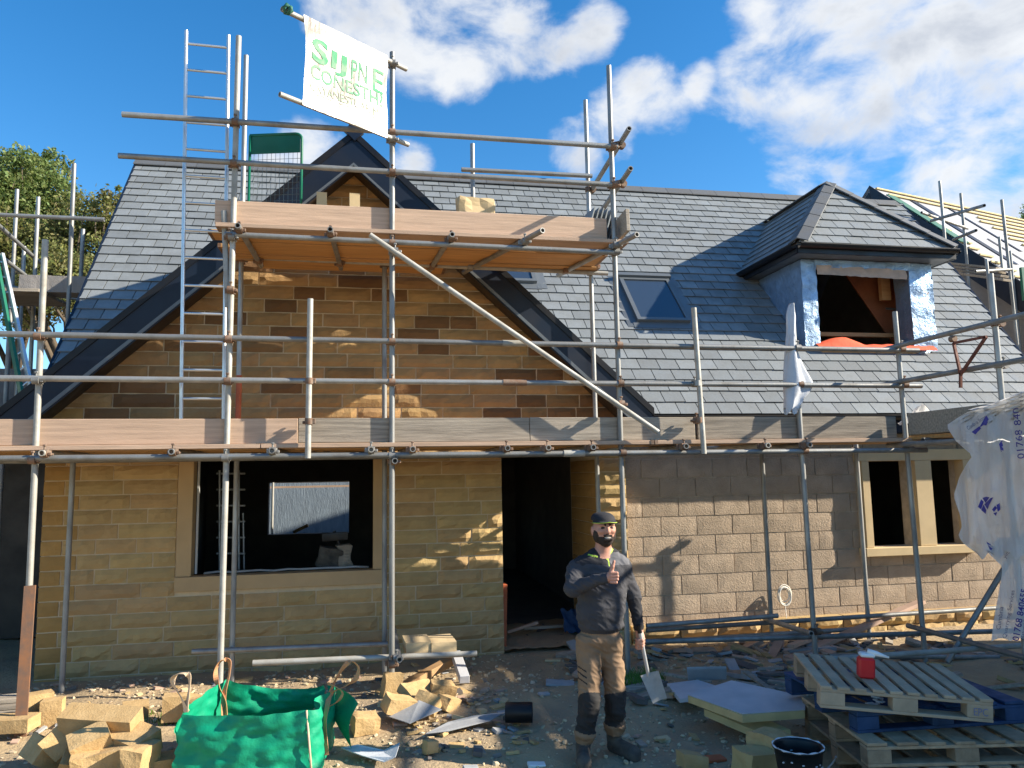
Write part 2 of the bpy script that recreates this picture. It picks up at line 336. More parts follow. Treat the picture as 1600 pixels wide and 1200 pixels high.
# ================================================================== GROUND
def gz(x,y):
    """ground level: rough site, a little mound of spoil by the wall and a shallow dip where the man stands"""
    h=0.035*fbm((x*.7,y*.7,3.1))+0.016*fbm((x*2.3,y*2.3,8.2))
    if 3.5<y<9: h+=0.008*fbm((x*7,y*7,1.2))
    h+=0.05*math.exp(-((x-.5)/1.1)**2-((y-6.9)/.5)**2)
    h+=0.07*math.exp(-((x-3.6)/1.3)**2-((y-6.6)/.7)**2)
    h-=0.02
    if y>8.35: h=min(h,-0.01)
    return h
def axis(lo,hi,fine0,fine1,step):
    a=list(np.arange(fine0,fine1+1e-6,step)); s=step; x=fine1
    while x<hi: s*=1.45; x+=s; a.append(x)
    s=step; x=fine0; b=[]
    while x>lo: s*=1.45; x-=s; b.append(x)
    return b[::-1]+a
xs=axis(-400,400,-4,5.6,0.07); ys=axis(-300,600,4.2,8.8,0.07)
g=MB(); g.grid([[(x,y,gz(x,y)) for x in xs] for y in ys]); 
g.build('ground','dirt',kind='structure')
# ================================================================== HOUSE
house=thing('stone_cottage','half-finished stone house with slate roof, steep front gable and one dormer','house',(3,8.5,0))
YG=8.5; YB=8.65
GXL,GXR=-3.18,2.94; GC=-0.15; APZ=5.62; GE=3.30; TANG=(APZ-2.60)/GE       # gable: centre, apex, half width at the eaves
def gline(x): return APZ-0.16-TANG*abs(x-GC)                                 # underside of the gable roof
PITCH=rad(47); EY,EZ=8.25,2.576; TP=math.tan(PITCH)
RY=12.15; RZm=EZ+(RY-EY)*TP
WL,WR,WB,WT=-1.75,0.075,0.935,2.2                                            # gable window opening
DL,DR,DT=1.49,2.61,2.2                                                       # doorway
def stone(mb,x0,x1,z0,z1,Y,depth,rough,seed=None,rnd=None,nx=None,nz=3,axis='Y',edge_in=.006):
    """one walling stone with a broken, uneven face looking towards -Y (or -X)"""
    w=x1-x0; nx=nx or max(3,min(7,int(w/0.09)+2)); s=random.random()*50
    P=[]
    for j in range(nz+1):
        row=[]
        for i in range(nx+1):
            x=x0+w*i/nx; z=z0+(z1-z0)*j/nz; edge=i in(0,nx) or j in (0,nz)
            d=edge_in if edge else -rough*(0.45+0.9*(mnoise.noise(Vector((x*9+s,z*14,s)))*.5+.5)+0.35*random.uniform(-1,1))
            if not edge: x+=random.uniform(-.25,.25)*w/nx; z+=random.uniform(-.2,.2)*(z1-z0)/nz
            else: x+=random.uniform(-.002,.002); z+=random.uniform(-.002,.002)
            row.append((x,Y+d,z) if axis=='Y' else (Y+d,x,z))
        P.append(row)
    vs=[p for r in P for p in r]; n=nx+1
    fs=[(j*n+i,j*n+i+1,(j+1)*n+i+1,(j+1)*n+i) for j in range(nz) for i in range(nx)]
    loop=[i for i in range(nx)]+[j*n+nx for j in range(nz)]+[nz*n+i for i in range(nx,0,-1)]+[j*n for j in range(nz,0,-1)]
    o=len(vs); vs+=[(vs[i][0],Y+depth,vs[i][2]) if axis=='Y' else (Y+depth,vs[i][1],vs[i][2]) for i in loop]; m=len(loop)
    fs+=[(loop[k],o+k,o+(k+1)%m,loop[(k+1)%m]) for k in range(m)]
    if axis=='X': fs=[tuple(reversed(f)) for f in fs]
    return mb.add(vs,fs,rnd=rnd)
# mortar bed behind the stones (the wall itself)
w=MB(); yb0,yb1=YG+0.012,YB-0.003
def wb(x0,x1,z0,z1,ya=yb0,yb=yb1): w.box(((x0+x1)/2,(ya+yb)/2,(z0+z1)/2),(x1-x0,yb-ya,z1-z0))
wb(GXL+.01,WL-.02,-.25,2.45); wb(WL-.02,WR+.02,-.25,WB-.02); wb(WL-.02,WR+.02,WT,2.45); wb(WR+.02,DL-.004,-.25,2.45); wb(DL-.004,DR+.004,DT,2.45); wb(DR+.004,GXR-.01,-.25,2.45)
xl=GC-(APZ-.16-2.45)/TANG; xr=GC+(APZ-.16-2.45)/TANG
w.prism([(max(xl,GXL+.01),yb0,2.451),(min(xr,GXR-.01),yb0,2.451),(min(xr,GXR-.01),yb0,gline(GXR-.01)),(GC,yb0,gline(GC)),(max(xl,GXL+.01),yb0,gline(GXL+.01))],(0,yb1-yb0,0))
gwall=w.build('gable_wall','mortar',house)
gwall['label']='buff coursed sandstone front gable wall with pale joints'
CH=0.148; cuts=[]
def in_open(z):
    """blocked x-intervals at height z"""
    iv=[]
    if WB-.15<z<WT+.2: iv.append((WL-.155,WR+.145))
    if z<DT+.02: iv.append((DL,DR))
    return iv
nrow=int((APZ-.16)/CH)+1
for r in range(-1,nrow):
    z0=r*CH+0.004; z1=z0+CH-0.009; zm=(z0+z1)/2
    if r<0: z0=-0.2
    lo,hi=GXL,GXR
    if zm>2.5:
        lim=(APZ-.16-z1)/TANG-.0
        lo,hi=max(lo,GC-lim),min(hi,GC+lim)
        if hi-lo<0.1: continue
    segs=[(lo,hi)]
    for a,b in in_open(zm):
        ns=[]
        for s0,s1 in segs:
            if b<=s0 or a>=s1: ns.append((s0,s1)); continue
            if a>s0: ns.append((s0,a))
            if b<s1: ns.append((b,s1))
        segs=ns
    for s0,s1 in segs:
        x=s0
        while x<s1-0.02:
            L0=random.uniform(0.30,0.62)
            if abs(x-GXL)<1e-6: L0=0.34 if r%2 else 0.2
            if s1-x-L0<0.16: L0=s1-x
            if L0>0.68: L0=L0/2
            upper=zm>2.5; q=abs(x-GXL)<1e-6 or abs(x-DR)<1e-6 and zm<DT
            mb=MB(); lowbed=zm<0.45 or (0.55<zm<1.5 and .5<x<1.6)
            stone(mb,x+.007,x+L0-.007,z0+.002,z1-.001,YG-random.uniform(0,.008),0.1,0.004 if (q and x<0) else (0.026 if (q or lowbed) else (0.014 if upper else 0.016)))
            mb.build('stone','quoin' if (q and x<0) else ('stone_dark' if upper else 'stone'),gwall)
            x+=L0
# window surround and door reveal in smooth sawn stone
ws=MB(); ws.box(((WL+WR)/2,YG+.035,(WB+WT)/2),(0.01,0.01,0.01))
wsur=thing('window','','',(0,0,0)) if False else None
win=MB(); win.box((WL-.075,YG+.05,(WB+WT)/2+.0),(0.148,.16,WT-WB),bev=.004); winp=win.build('window','ashlar',house); winp['label']='empty window opening framed in smooth sandstone'
for nm,c,d in (('jamb',(WR+.07,YG+.05,(WB+WT)/2),(0.138,.16,WT-WB)),('sill',((WL+WR)/2-.002,YG+.045,WB-.0755),(WR-WL+.30,.19,.146)),('lintel',((WL+WR)/2,YG+.05,WT+.093),(WR-WL+.30,.16,.18))):
    m=MB(); m.box(c,d,bev=.004); m.build(nm,'ashlar',winp)
m=MB(); m.box((WL+.012,YG+.16,(WB+WT)/2),(.02,.03,WT-WB-.01)); m.build('damp_proof_strip','white',winp)
m=MB(); m.path([(WL+.1+i*.14,YG+.10+.02*math.sin(i*2.1),WB+.012+.012*abs(math.sin(i*1.3))) for i in range(13)],.012,6); m.build('sill_membrane','lead',winp)
door=MB()
for k in range(14):
    stone(door,YG+.155,YG+1.25,k*.148+.003,k*.148+.143,DR+.002,.12,0.002,nx=3,nz=2,axis='X')
dorp=door.build('door_reveal','quoin',house)
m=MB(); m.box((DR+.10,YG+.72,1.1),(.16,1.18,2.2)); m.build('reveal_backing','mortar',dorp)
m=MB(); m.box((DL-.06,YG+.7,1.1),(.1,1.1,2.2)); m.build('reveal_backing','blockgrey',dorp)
m=MB(); m.box((DL+.03,YG+.2,.32),(.05,.12,.75),EU(0,.03,0),bev=.005); m.build('orange_board','terracotta',dorp)
m=MB(); G=[[(DL+.002+(DR-DL-.004)*i/14,YG-.06+1.6*j/14,gz(DL+1.1*i/14,YG+1.6*j/14)+.045+.03*fbm((i*.7,j*.7,2))) for i in range(15)] for j in range(15)]
m.grid(G); m.build('doorway_floor','dirt',house)
# block wall to the right of the gable
bw=MB(); BX0,BX1=GXR+.002,8.95
W2=[(6.09,6.70),(6.98,7.42)]; W2B,W2T=0.95,2.0
def bb(x0,x1,z0,z1): bw.box(((x0+x1)/2,YB+.008+.07,(z0+z1)/2),(x1-x0,.14,z1-z0))
bb(BX0,W2[0][0],-.25,2.5); bb(W2[0][0],W2[1][1],-.25,W2B); bb(W2[0][0],W2[1][1],W2T,2.5); bb(W2[0][1],W2[1][0],W2B,W2T); bb(W2[1][1],BX1,-.25,2.5)
bwall=bw.build('block_wall','cement',house); bwall['label']='bare concrete block wall right of the stone gable'
BH=0.225
for r in range(1,11):
    z0=.11+(r-1)*BH-.07+.005; z1=z0+BH-.012; zm=(z0+z1)/2
    x=BX0+.004-(0.225 if r%2 else 0)
    while x<BX1:
        a,b=max(x,BX0+.004),min(x+.45,BX1); x+=.45
        segs=[(a,b)]
        if W2B-.12<zm<W2T+.1:
            segs=[]
            if a<W2[0][0]-.1: segs.append((a,min(b,W2[0][0]-.105)))
            if b>W2[1][1]+.1: segs.append((max(a,W2[1][1]+.105),b))
        for a,b in segs:
            if b-a<.05: continue
            mb=MB(); stone(mb,a+.006,b-.006,z0,z1,YB-random.uniform(0,.008),.07,0.0035,nx=5,nz=3,edge_in=.0015); mb.build('block','block',bwall)
for r in range(2):                                   # rock-faced plinth courses below the blocks
    x=GXR+.02
    while x<8.6:
        l=random.uniform(.35,.6); mb=MB(); stone(mb,x+.006,x+l-.006,-.12+r*.15+.003,-.12+(r+1)*.15-.004,YG+.02+random.uniform(0,.02),.14,0.035); mb.build('plinth_stone','stone',bwall); x+=l
w2=MB(); w2.box((W2[0][0]-.05,YB-.03,(W2B+W2T)/2),(.10,.16,W2T-W2B),bev=.004); w2p=w2.build('window','palestone',house); w2p['label']='unglazed two-light window with pale new stone surround'
for nm,x0,x1,z0,z1 in (('mullion',W2[0][1]+.03,W2[1][0]-.02,W2B,W2T),('jamb',W2[1][1],W2[1][1]+.1,W2B,W2T),('sill',W2[0][0]-.14,W2[1][1]+.14,W2B-.1,W2B-.002),('lintel',W2[0][0]-.14,W2[1][1]+.14,W2T+.002,W2T+.14)):
    m=MB(); m.box(((x0+x1)/2,YB-.03-(.02 if nm=='sill' else 0),(z0+z1)/2),(x1-x0,.16+(.04 if nm=='sill' else 0),z1-z0),bev=.004); m.build(nm,'palestone',w2p)
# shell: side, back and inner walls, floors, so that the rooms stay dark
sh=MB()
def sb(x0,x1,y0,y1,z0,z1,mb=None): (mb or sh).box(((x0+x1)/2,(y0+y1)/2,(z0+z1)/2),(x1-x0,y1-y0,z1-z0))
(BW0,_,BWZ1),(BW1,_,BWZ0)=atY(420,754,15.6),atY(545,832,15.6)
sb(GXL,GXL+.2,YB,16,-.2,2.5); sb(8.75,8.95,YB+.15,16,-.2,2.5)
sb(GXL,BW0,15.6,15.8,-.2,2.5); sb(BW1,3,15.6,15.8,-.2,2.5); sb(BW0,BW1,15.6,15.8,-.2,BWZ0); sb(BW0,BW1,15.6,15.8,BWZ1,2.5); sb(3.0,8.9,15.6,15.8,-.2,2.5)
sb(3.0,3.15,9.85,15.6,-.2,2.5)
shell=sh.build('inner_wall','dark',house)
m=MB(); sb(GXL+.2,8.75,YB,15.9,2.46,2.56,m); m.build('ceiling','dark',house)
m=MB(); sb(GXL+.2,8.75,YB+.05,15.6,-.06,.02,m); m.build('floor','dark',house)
# side gable walls under the verges
for x0 in (GXL,8.75):
    m=MB(); m.prism([(x0,YB+.05,2.5),(x0,16,2.5),(x0,RY,RZm-.2)],(.2,0,0)); m.build('end_wall','blockgrey',house)
# ------------------------------------------------------------------ roofs
def clip(poly,half):
    out=[]
    for i in range(len(poly)):
        a,b=poly[i],poly[(i+1)%len(poly)]; da,db=half(a),half(b)
        if da>=0: out.append(a)
        if (da>=0)!=(db>=0):
            t=da/(da-db); out.append((a[0]+(b[0]-a[0])*t,a[1]+(b[1]-a[1])*t))
    return out
def slates(O,U,Vd,poly,gauge,width,keep=None,lift=0.0):
    """list of slate polygons (verts,faces,centre) laid in courses on the plane O + u U + v V, cut to the convex polygon"""
    O,U,Vd=V3(O),V3(U).normalized(),V3(Vd).normalized(); Nn=U.cross(Vd); 
    if Nn.z<0: Nn=-Nn
    us=[p[0] for p in poly]; vs_=[p[1] for p in poly]; res=[]
    area=sum(poly[i][0]*poly[(i+1)%len(poly)][1]-poly[(i+1)%len(poly)][0]*poly[i][1] for i in range(len(poly))); sg=1 if area>0 else -1
    halves=[]
    for i in range(len(poly)):
        a,b=poly[i],poly[(i+1)%len(poly)]
        halves.append(lambda p,a=a,b=b:sg*((b[0]-a[0])*(p[1]-a[1])-(b[1]-a[1])*(p[0]-a[0])))
    r=0; v=min(vs_)
    while v<max(vs_)-.02:
        u=min(us)-(width/2 if r%2 else 0)-random.uniform(0,.02)
        while u<max(us):
            g=.005; dv=random.uniform(-.004,.004)
            q=[(u+g,v+dv),(u+width-g,v+dv+random.uniform(-.003,.003)),(u+width-g,v+gauge+.05),(u+g,v+gauge+.05)]
            for h in halves: 
                q=clip(q,h)
                if len(q)<3: break
            if len(q)>=3:
                cu=sum(p[0] for p in q)/len(q); cv=sum(p[1] for p in q)/len(q); c=O+U*cu+Vd*cv
                if keep is None or keep(c):
                    th=.009; tail=.020+random.uniform(-.002,.003)
                    lo=[];hi=[]
                    for (a,b) in q:
                        f=min(max((b-v)/(gauge+.05),0),1); off=lift+tail*(1-f)+.002
                        p=O+U*a+Vd*b; lo.append(p+Nn*off); hi.append(p+Nn*(off+th))
                    n=len(q); 
                    if sg>0: pass
                    nn=Vector((0,0,0))
                    for i in range(n): nn+=hi[i].cross(hi[(i+1)%n])
                    if nn.dot(Nn)<0: lo=lo[::-1]; hi=hi[::-1]
                    res.append((hi+lo,[tuple(range(n))]+[(i,n+i,n+(i+1)%n,(i+1)%n) for i in range(n)],c))
            u+=width
        v+=gauge; r+=1
    return res
U=Vector((1,0,0)); VM=Vector((0,math.cos(PITCH),math.sin(PITCH))); NM=Vector((0,-math.sin(PITCH),math.cos(PITCH)))
O=Vector((0,EY,EZ)); SL=(RY-EY)/math.cos(PITCH)
VL0,VL1=-3.215,-3.475; VR0,VR1=8.72,9.72          # verge positions at the eaves and at the ridge
def mp(u,v,off=0): return O+U*u+VM*v+NM*off
dXL,dXR,dYF=5.66,7.62,9.05                          # dormer cheeks and front
dS0=(dYF-EY)/math.cos(PITCH); dZE=4.84; dS1=(8.25+(dZE+.15-EZ)/TP-EY)/math.cos(PITCH)
rf=MB()
def deck(poly,th=.05): rf.prism([mp(u,v,-.004) for u,v in poly],NM*-th)
lv=lambda v:VL0+(VL1-VL0)*v/SL; rv=lambda v:VR0+(VR1-VR0)*v/SL
gv=(YB+.12-EY)/math.cos(PITCH)
deck([(VL0,gv),(GXR+.2,gv),(GXR+.2,SL),(VL1,SL)]); deck([(GXR+.2,0),(dXL+.06,0),(dXL+.06,SL),(GXR+.2,SL)]); deck([(dXL+.06,0),(dXR-.06,0),(dXR-.06,dS0),(dXL+.06,dS0)]); deck([(dXL+.06,dS1),(dXR-.06,dS1),(dXR-.06,SL),(dXL+.06,SL)]); deck([(dXR-.06,0),(VR0,0),(VR1,SL),(dXR-.06,SL)])
VB=Vector((0,-math.cos(PITCH),math.sin(PITCH)))
rf.prism([(VL1,RY,RZm-.01),(VR1,RY,RZm-.01),(VR0,16.05,EZ-.01),(VL0,16.05,EZ-.01)],(0,-.03,-.04))
mroof=rf.build('main_roof','dark',house); mroof['label']='grey slate main roof with a dark ridge'
def gable_z(x): return APZ-TANG*abs(x-GC)
def keep_main(c):
    if c.z<gable_z(c.x)-.02 and abs(c.x-GC)<GE+.05: return False
    if dXL+.10<c.x<dXR-.10 and dYF+.02<c.y and c.z<dZE+.05: return False
    if c.z>dZE-.05 and c.y<11.6:
        t=(c.z-4.85)/1.21
        if 5.47+1.16*t+.16<c.x<7.80-1.16*t-.16: return False
    if VX0+.01<c.x<VX1-.01 and VS0+.01<(c.y-EY)/math.cos(PITCH)<VS1-.01: return False
    return True
VX0,VX1=3.475,4.215; VS0,VS1=(9.43-EY)/math.cos(PITCH),(10.13-EY)/math.cos(PITCH)
sl=slates(O,U,VM,[(VL0,-.04),(VR0,-.04),(VR1,SL-.03),(VL1,SL-.03)],0.203,0.25,keep_main)
def showsize(c):
    x,y,d=proj(c)
    if not(-5<x<1605): return 0
    s=1/d**2
    if x>1480 or (1000<x<1480 and y<640) or x<300: return s
    return s*.97
order=sorted(range(len(sl)),key=lambda i:-showsize(sl[i][2])); big=set(order[:215])
rest=MB()
for i,(v,f,c) in enumerate(sl):
    if i in big: mb=MB(); mb.add(v,f); mb.build('slate','slate',mroof)
    else: rest.add(v,f)
def sl_into(mb,lst):
    for v,f,c in lst: mb.add(v,f)
# rear slope slates stay out of view: one plain course sheet is enough
rest.build('slate_courses','slate',mroof,kind='stuff')
# ridge tiles
x=VL1-.02
while x<VR1-.3:
    m=MB(); l=.452; R=EU(0,0,0)
    for sy in (-1,1):
        a=Vector((x,RY,RZm+.075)); e=Vector((0,sy*.13,-.13*TP*.92))
        m.prism([a,a+Vector((l-.006,0,0)),a+Vector((l-.006,0,0))+e,a+e],(0,0,-.016) if True else 0,rnd=x)
    m.build('ridge_tile','ridge',mroof); x+=l
m=MB(); m.bar(mp(VL0-.01,-.05,.0),mp(VL1-.01,SL,.0),.03,.06); m.build('verge_trim','navy',mroof)
m=MB(); m.bar(mp(VR0+.01,-.05,.0),mp(VR1+.01,SL,.0),.03,.06); m.build('verge_trim','navy',mroof)
# eaves: fascia and gutter
m=MB(); m.box(((GE+GC+.25+8.75)/2,EY+.06,EZ-.13),(8.75-GE-GC-.25,.03,.2)); m.build('fascia','navy',mroof)
m=MB(); x0,x1=GE+GC-.0,8.8
P=[[(x,EY-.035+.06*math.cos(a),EZ-.035+.055*math.sin(a)) for a in np.linspace(math.pi,2*math.pi,9)] for x in (x0,x1)]
m.grid(P); m.grid([[(p[0],p[1],p[2]-.004) for p in r] for r in P]); m.bar((x0,EY-.097,EZ-.036),(x1,EY-.097,EZ-.036),.01,.012); m.build('gutter','black',mroof)
m=MB(); m.box(((x0+8.75)/2,EY+.2,EZ-.235),(8.75-x0,.28,.012)); m.build('soffit','navy',mroof)
# gable roof: two slabs, slates, bargeboards
YF=8.17
gr=MB()
for s in (-1,1):
    ez=APZ-TANG*GE; bk=EY+(APZ-EZ)/TP; be=EY+.02
    poly=[(GC,YF,APZ),(GC+s*GE,YF,ez),(GC+s*GE,be,ez),(GC,bk,APZ)]
    gr.prism([(p[0],p[1],p[2]-.012) for p in poly],(0,0,-.12))
groof=gr.build('gable_roof','dark',house); groof['label']='front gable roof edged with broad dark navy bargeboards'
gs=MB()
for s in (-1,1):
    Vg=Vector((-s*1,0,TANG)).normalized(); Ug=Vector((0,1,0)); Og=Vector((GC+s*GE,YF,APZ-TANG*GE)); SG=GE*math.hypot(1,TANG)
    bk=EY+(APZ-EZ)/TP
    sl_into(gs,slates(Og,Ug,Vg,[(0.02,-.03),(.10,-.03),(bk-YF,SG-.02),(0.02,SG-.02)],0.2,.25))
gs.build('slate_courses','slate',groof,kind='stuff')
for s in (-1,1):
    a=Vector((GC,YF-.022,APZ)); b=Vector((GC+s*(GE+.02),YF-.022,APZ-TANG*(GE+.02))); dn=Vector((0,0,-.37)); dn2=Vector((0,0,-.33))
    m=MB(); m.prism([a+Vector((0,0,.0)),b,b+Vector((-s*.12,0,-.2)),b+Vector((-s*.33,0,-.37+.30)) if False else b+Vector((-s*.2,0,-.2+.0)),a+dn],(0,.022,0)) if False else None
    bb_=MB(); bb_.prism([a,b,b+Vector((-s*.02,0,-.16)),b+Vector((-s*.22,0,-.16)),a+dn],(0,.024,0)); bo=bb_.build('bargeboard','navy',groof)
    c=MB(); c.prism([a+Vector((0,-.014,.045)),b+Vector((0,-.014,.045)),b+Vector((0,-.014,-.04)),a+Vector((0,-.014,-.04))],(0,.06,0)); c.build('dry_verge','black',bo)
    c=MB(); c.prism([a+Vector((0,-.008,-.325)),b+Vector((-s*.19,-.008,-.115)),b+Vector((-s*.215,-.008,-.145)),a+Vector((0,-.008,-.355))],(0,.008,0)); c.build('trim','veluxgrey',bo)
    so=MB(); so.prism([a+Vector((0,.03,-.34)),b+Vector((-s*.2,.03,-.16)),b+Vector((-s*.2,.33,-.16)),a+Vector((0,.33,-.34))],(0,0,.02)); so.build('soffit','soffit',groof)
m=MB(); m.box((GC,YF-.03,APZ+.02),(.16,.06,.14),EU(0,rad(45),0)); m.tube((GC,YF-.06,APZ+.06),(GC,EY+(APZ-EZ)/TP,APZ+.06),.06,10); m.build('ridge_cap','navy',groof)
# rooflights
def rooflight(u0,u1,v0,v1,name):
    f=MB(); t=.055
    for (a,b,c,d) in ((u0,u0+t,v0,v1),(u1-t,u1,v0,v1),(u0+t,u1-t,v0,v0+t),(u0+t,u1-t,v1-t,v1)):
        f.prism([mp(a,c,.01),mp(b,c,.01),mp(b,d,.01),mp(a,d,.01)],NM*.075)
    f.prism([mp(u0-.06,v0-.12,.03),mp(u1+.06,v0-.12,.03),mp(u1+.06,v0,.035),mp(u0-.06,v0,.035)],NM*.006)
    f.prism([mp(u0-.03,v1,.02),mp(u1+.03,v1,.02),mp(u1+.03,v1+.07,.02),mp(u0-.03,v1+.07,.02)],NM*.1)
    for (a,b,c,d) in ((u0-.14,u0,v0-.1,v1+.1),(u1,u1+.14,v0-.1,v1+.1),(u0,u1,v1,v1+.14)): f.prism([mp(a,c,.024),mp(b,c,.036),mp(b,d,.036),mp(a,d,.024)] if a<u0 else [mp(a,c,.036),mp(b,c,.024),mp(b,d,.024),mp(a,d,.036)],NM*.004)
    o=f.build(name,'veluxgrey',house); o['label']='grey-framed rooflight let into the slates'
    g=MB(); g.prism([mp(u0+t,v0+t,.058),mp(u1-t,v0+t,.058),mp(u1-t,v1-t,.058),mp(u0+t,v1-t,.058)],NM*.01); g.build('pane','glass',o)
rooflight(VX0,VX1,VS0,VS1,'rooflight')
p=atP(838,447,O,NM); vv=(p[1]-EY)/math.cos(PITCH); rooflight(p[0]-.74,p[0],vv,vv+.95,'rooflight')
# ------------------------------------------------------------------ dormer
dEL,dER,dEY=5.47,7.80,8.80; dC=(dEL+dER)/2; dAZ=6.06; dAY=9.80
yb=lambda z:EY+(z-EZ)/TP
dm=MB()
ap=Vector((dC,dAY,dAZ)); FL=Vector((dEL,dEY,dZE)); FR=Vector((dER,dEY,dZE)); BL=Vector((dEL,yb(dZE),dZE)); BR=Vector((dER,yb(dZE),dZE)); BA=Vector((dC,yb(dAZ),dAZ))
for poly in ([FL,FR,ap],[BL,FL,ap,BA],[FR,BR,BA,ap]): dm.prism([p+Vector((0,0,-.012)) for p in poly],(0,0,-.03))
dorm=dm.build('dormer','dark',house); dorm['label']='unfinished hipped dormer with foil-wrapped window opening and slate roof'
lst=[]
Vf=(Vector((dC,dAY,dAZ))-Vector((dC,dEY,dZE))); lf=Vf.length; hw=(dER-dEL)/2
front=slates((dC,dEY,dZE),(1,0,0),Vf,[(-hw,-.03),(hw,-.03),(0.0,lf)],0.195,.25)
Vl=(Vector((dC,0,dAZ))-Vector((dEL,0,dZE))); ll=Vl.length
left=slates((dEL,dEY,dZE),(0,1,0),Vl,[(0,-.03),(BL.y-dEY,-.03),(BA.y-dEY,ll),(dAY-dEY,ll)],0.195,.25)
right=slates((dER,dEY,dZE),(0,1,0),Vector((-Vl.x,0,Vl.z)),[(0,-.03),(BL.y-dEY,-.03),(BA.y-dEY,ll),(dAY-dEY,ll)],0.195,.25)
for v,f,c in front+left: mb=MB(); mb.add(v,f); mb.build('slate','slate',dorm)
mb=MB(); sl_into(mb,right); mb.build('slate_courses','slate',dorm,kind='stuff')
def hips(a,b,n,nm='hip_tile'):
    a,b=V3(a),V3(b); d=(b-a)
    for k in range(n):
        p=a+d*(k/n); q=a+d*((k+.985)/n); m=MB(); side=d.cross(Vector((0,0,1))).normalized()
        upv=side.cross(d).normalized()
        for s in (-1,1):
            m.prism([p+upv*.06,q+upv*.055,q+upv*-.01+side*s*.13,p+upv*-.005+side*s*.13],upv*-.016,rnd=k*.13)
        m.build(nm,'ridge',dorm)
hips(FL+Vector((0,-.02,0)),ap,5); hips(FR+Vector((0,-.02,0)),ap,5); hips(ap,BA,4,'ridge_tile')
for a,b,nm in ((FL,FR,'gutter'),(BL,FL,'gutter'),(FR,BR,'gutter')):
    m=MB(); side=(b-a).cross(Vector((0,0,1))).normalized(); pts=[]
    c0=a+side*.04; c1=b+side*.04
    P=[[c+side*.055*math.cos(t)+Vector((0,0,-.03+.055*math.sin(t))) for t in np.linspace(math.pi,2*math.pi,9)] for c in (c0,c1)]
    m.grid(P); m.bar(c0+side*.055+Vector((0,0,-.03)),c1+side*.055+Vector((0,0,-.03)),.012,.014); m.bar(a+Vector((0,0,-.09)),b+Vector((0,0,-.09)),.03,.11); m.build('gutter','black',dorm)
m=MB(); m.prism([FL+Vector((.01,.01,-.14)),FR+Vector((-.01,.01,-.14)),Vector((dER-.01,dYF+.02,dZE-.14)),Vector((dEL+.01,dYF+.02,dZE-.14))],(0,0,.012))
for s,x0,x1 in ((0,dEL+.01,dXL+.02),(1,dXR-.02,dER-.01)):
    m.prism([(x0,dYF+.02,dZE-.14),(x1,dYF+.02,dZE-.14),(x1,yb(dZE-.14),dZE-.14),(x0,yb(dZE-.14),dZE-.14)],(0,0,.012))
m.build('soffit','veluxgrey',dorm)
# dormer front: studs wrapped in foil, sill, paper flap and dark loft with rafters
oL,oR=5.875,7.265; oT,oB=4.585,3.50
def crumple(name,P0,P1,P2,n1,n2,amp,m,parent,seed=0):
    P0,P1,P2=V3(P0),V3(P1),V3(P2); a=P1-P0; b=P2-P0; nn=a.cross(b).normalized(); G=[]
    for i in range(n1+1):
        G.append([P0+a*(i/n1)+b*(j/n2)+nn*amp*mnoise.noise(Vector((i*.7+seed,j*.55,seed*3.3)))+nn*amp*.6*mnoise.noise(Vector((i*1.9+seed,j*1.7,seed))) for j in range(n2+1)])
    mm=MB(); mm.grid(G); return mm.build(name,m,parent)
zb=EZ+(dYF-EY)*TP-.03
m=MB(); sb(dXL+.01,oL-.012,dYF+.012,dYF+.14,zb,dZE-.15,m); sb(oR+.012,dXR-.01,dYF+.012,dYF+.14,zb,dZE-.15,m); sb(oL-.012,oR+.012,dYF+.012,dYF+.14,oT+.012,dZE-.15,m); fr=m.build('stud_frame','wood',dorm)
crumple('foil_wrap',(dXL-.005,dYF-.004,zb),(oL,dYF-.004,zb),(dXL-.005,dYF-.004,dZE-.15),5,26,.02,'foil',dorm,1)
crumple('foil_wrap',(oR,dYF-.004,zb-.05),(dXR+.005,dYF-.004,zb-.05),(oR,dYF-.004,dZE-.15),5,26,.02,'foil',dorm,5)
crumple('foil_wrap',(oL-.02,dYF-.012,oT),(oR+.02,dYF-.012,oT),(oL-.02,dYF-.012,dZE-.15),26,4,.02,'foil',dorm,9)
crumple('foil_wrap',(oR+.001,dYF,zb),(oR+.001,dYF+.3,zb),(oR+.001,dYF,oT),4,14,.015,'foil',dorm,12)
crumple('paper_flap',(oL,dYF-.03,oT-.10),(oR-.05,dYF-.03,oT-.13),(oL,dYF-.02,oT+.03),22,3,.035,'kraft',dorm,3)
# cheeks
for x,sd in ((dXL,15),(dXR,18)):
    G=[]
    for i in range(15):
        y=dYF+(yb(dZE-.15)-dYF)*i/14; z0=EZ+(y-EY)*TP-.03; G.append([Vector((x+.018*mnoise.noise(Vector((y*5,z0*3+j*.5,sd))),y,z0+(dZE-.15-z0)*j/8)) for j in range(9)])
    m=MB(); m.grid(G); m.build('foil_cheek','foil',dorm)
    m=MB(); t=.02 if x==dXL else -.06
    m.prism([(x+t,dYF+.14,zb+.1),(x+t,yb(dZE-.2),dZE-.2),(x+t,dYF+.14,dZE-.2)],(.04,0,0)); m.build('cheek_board','osb',dorm)
m=MB(); sb(oL,oR,dYF-.02,dYF+.2,zb-.06,oB-.005,m); m.build('sill_board','wood',dorm)
pz=lambda x,y,Y:atY(x,y,Y)
m=MB(); m.prism([pz(1318,424,9.75),pz(1440,424,9.75),pz(1440,545,9.75),pz(1402,545,9.75)],(0,.02,0)); m.build('sloping_lining','osb',dorm)
for a,b,mm in (((1372,426),(1389,470),'wood'),((1408,430),(1421,545),'osb')):
    p,q=pz(*a,9.6),pz(*b,9.6); m=MB(); sb(p[0],q[0],9.55,9.62,q[2],p[2]+.05,m); m.build('stud',mm,dorm)
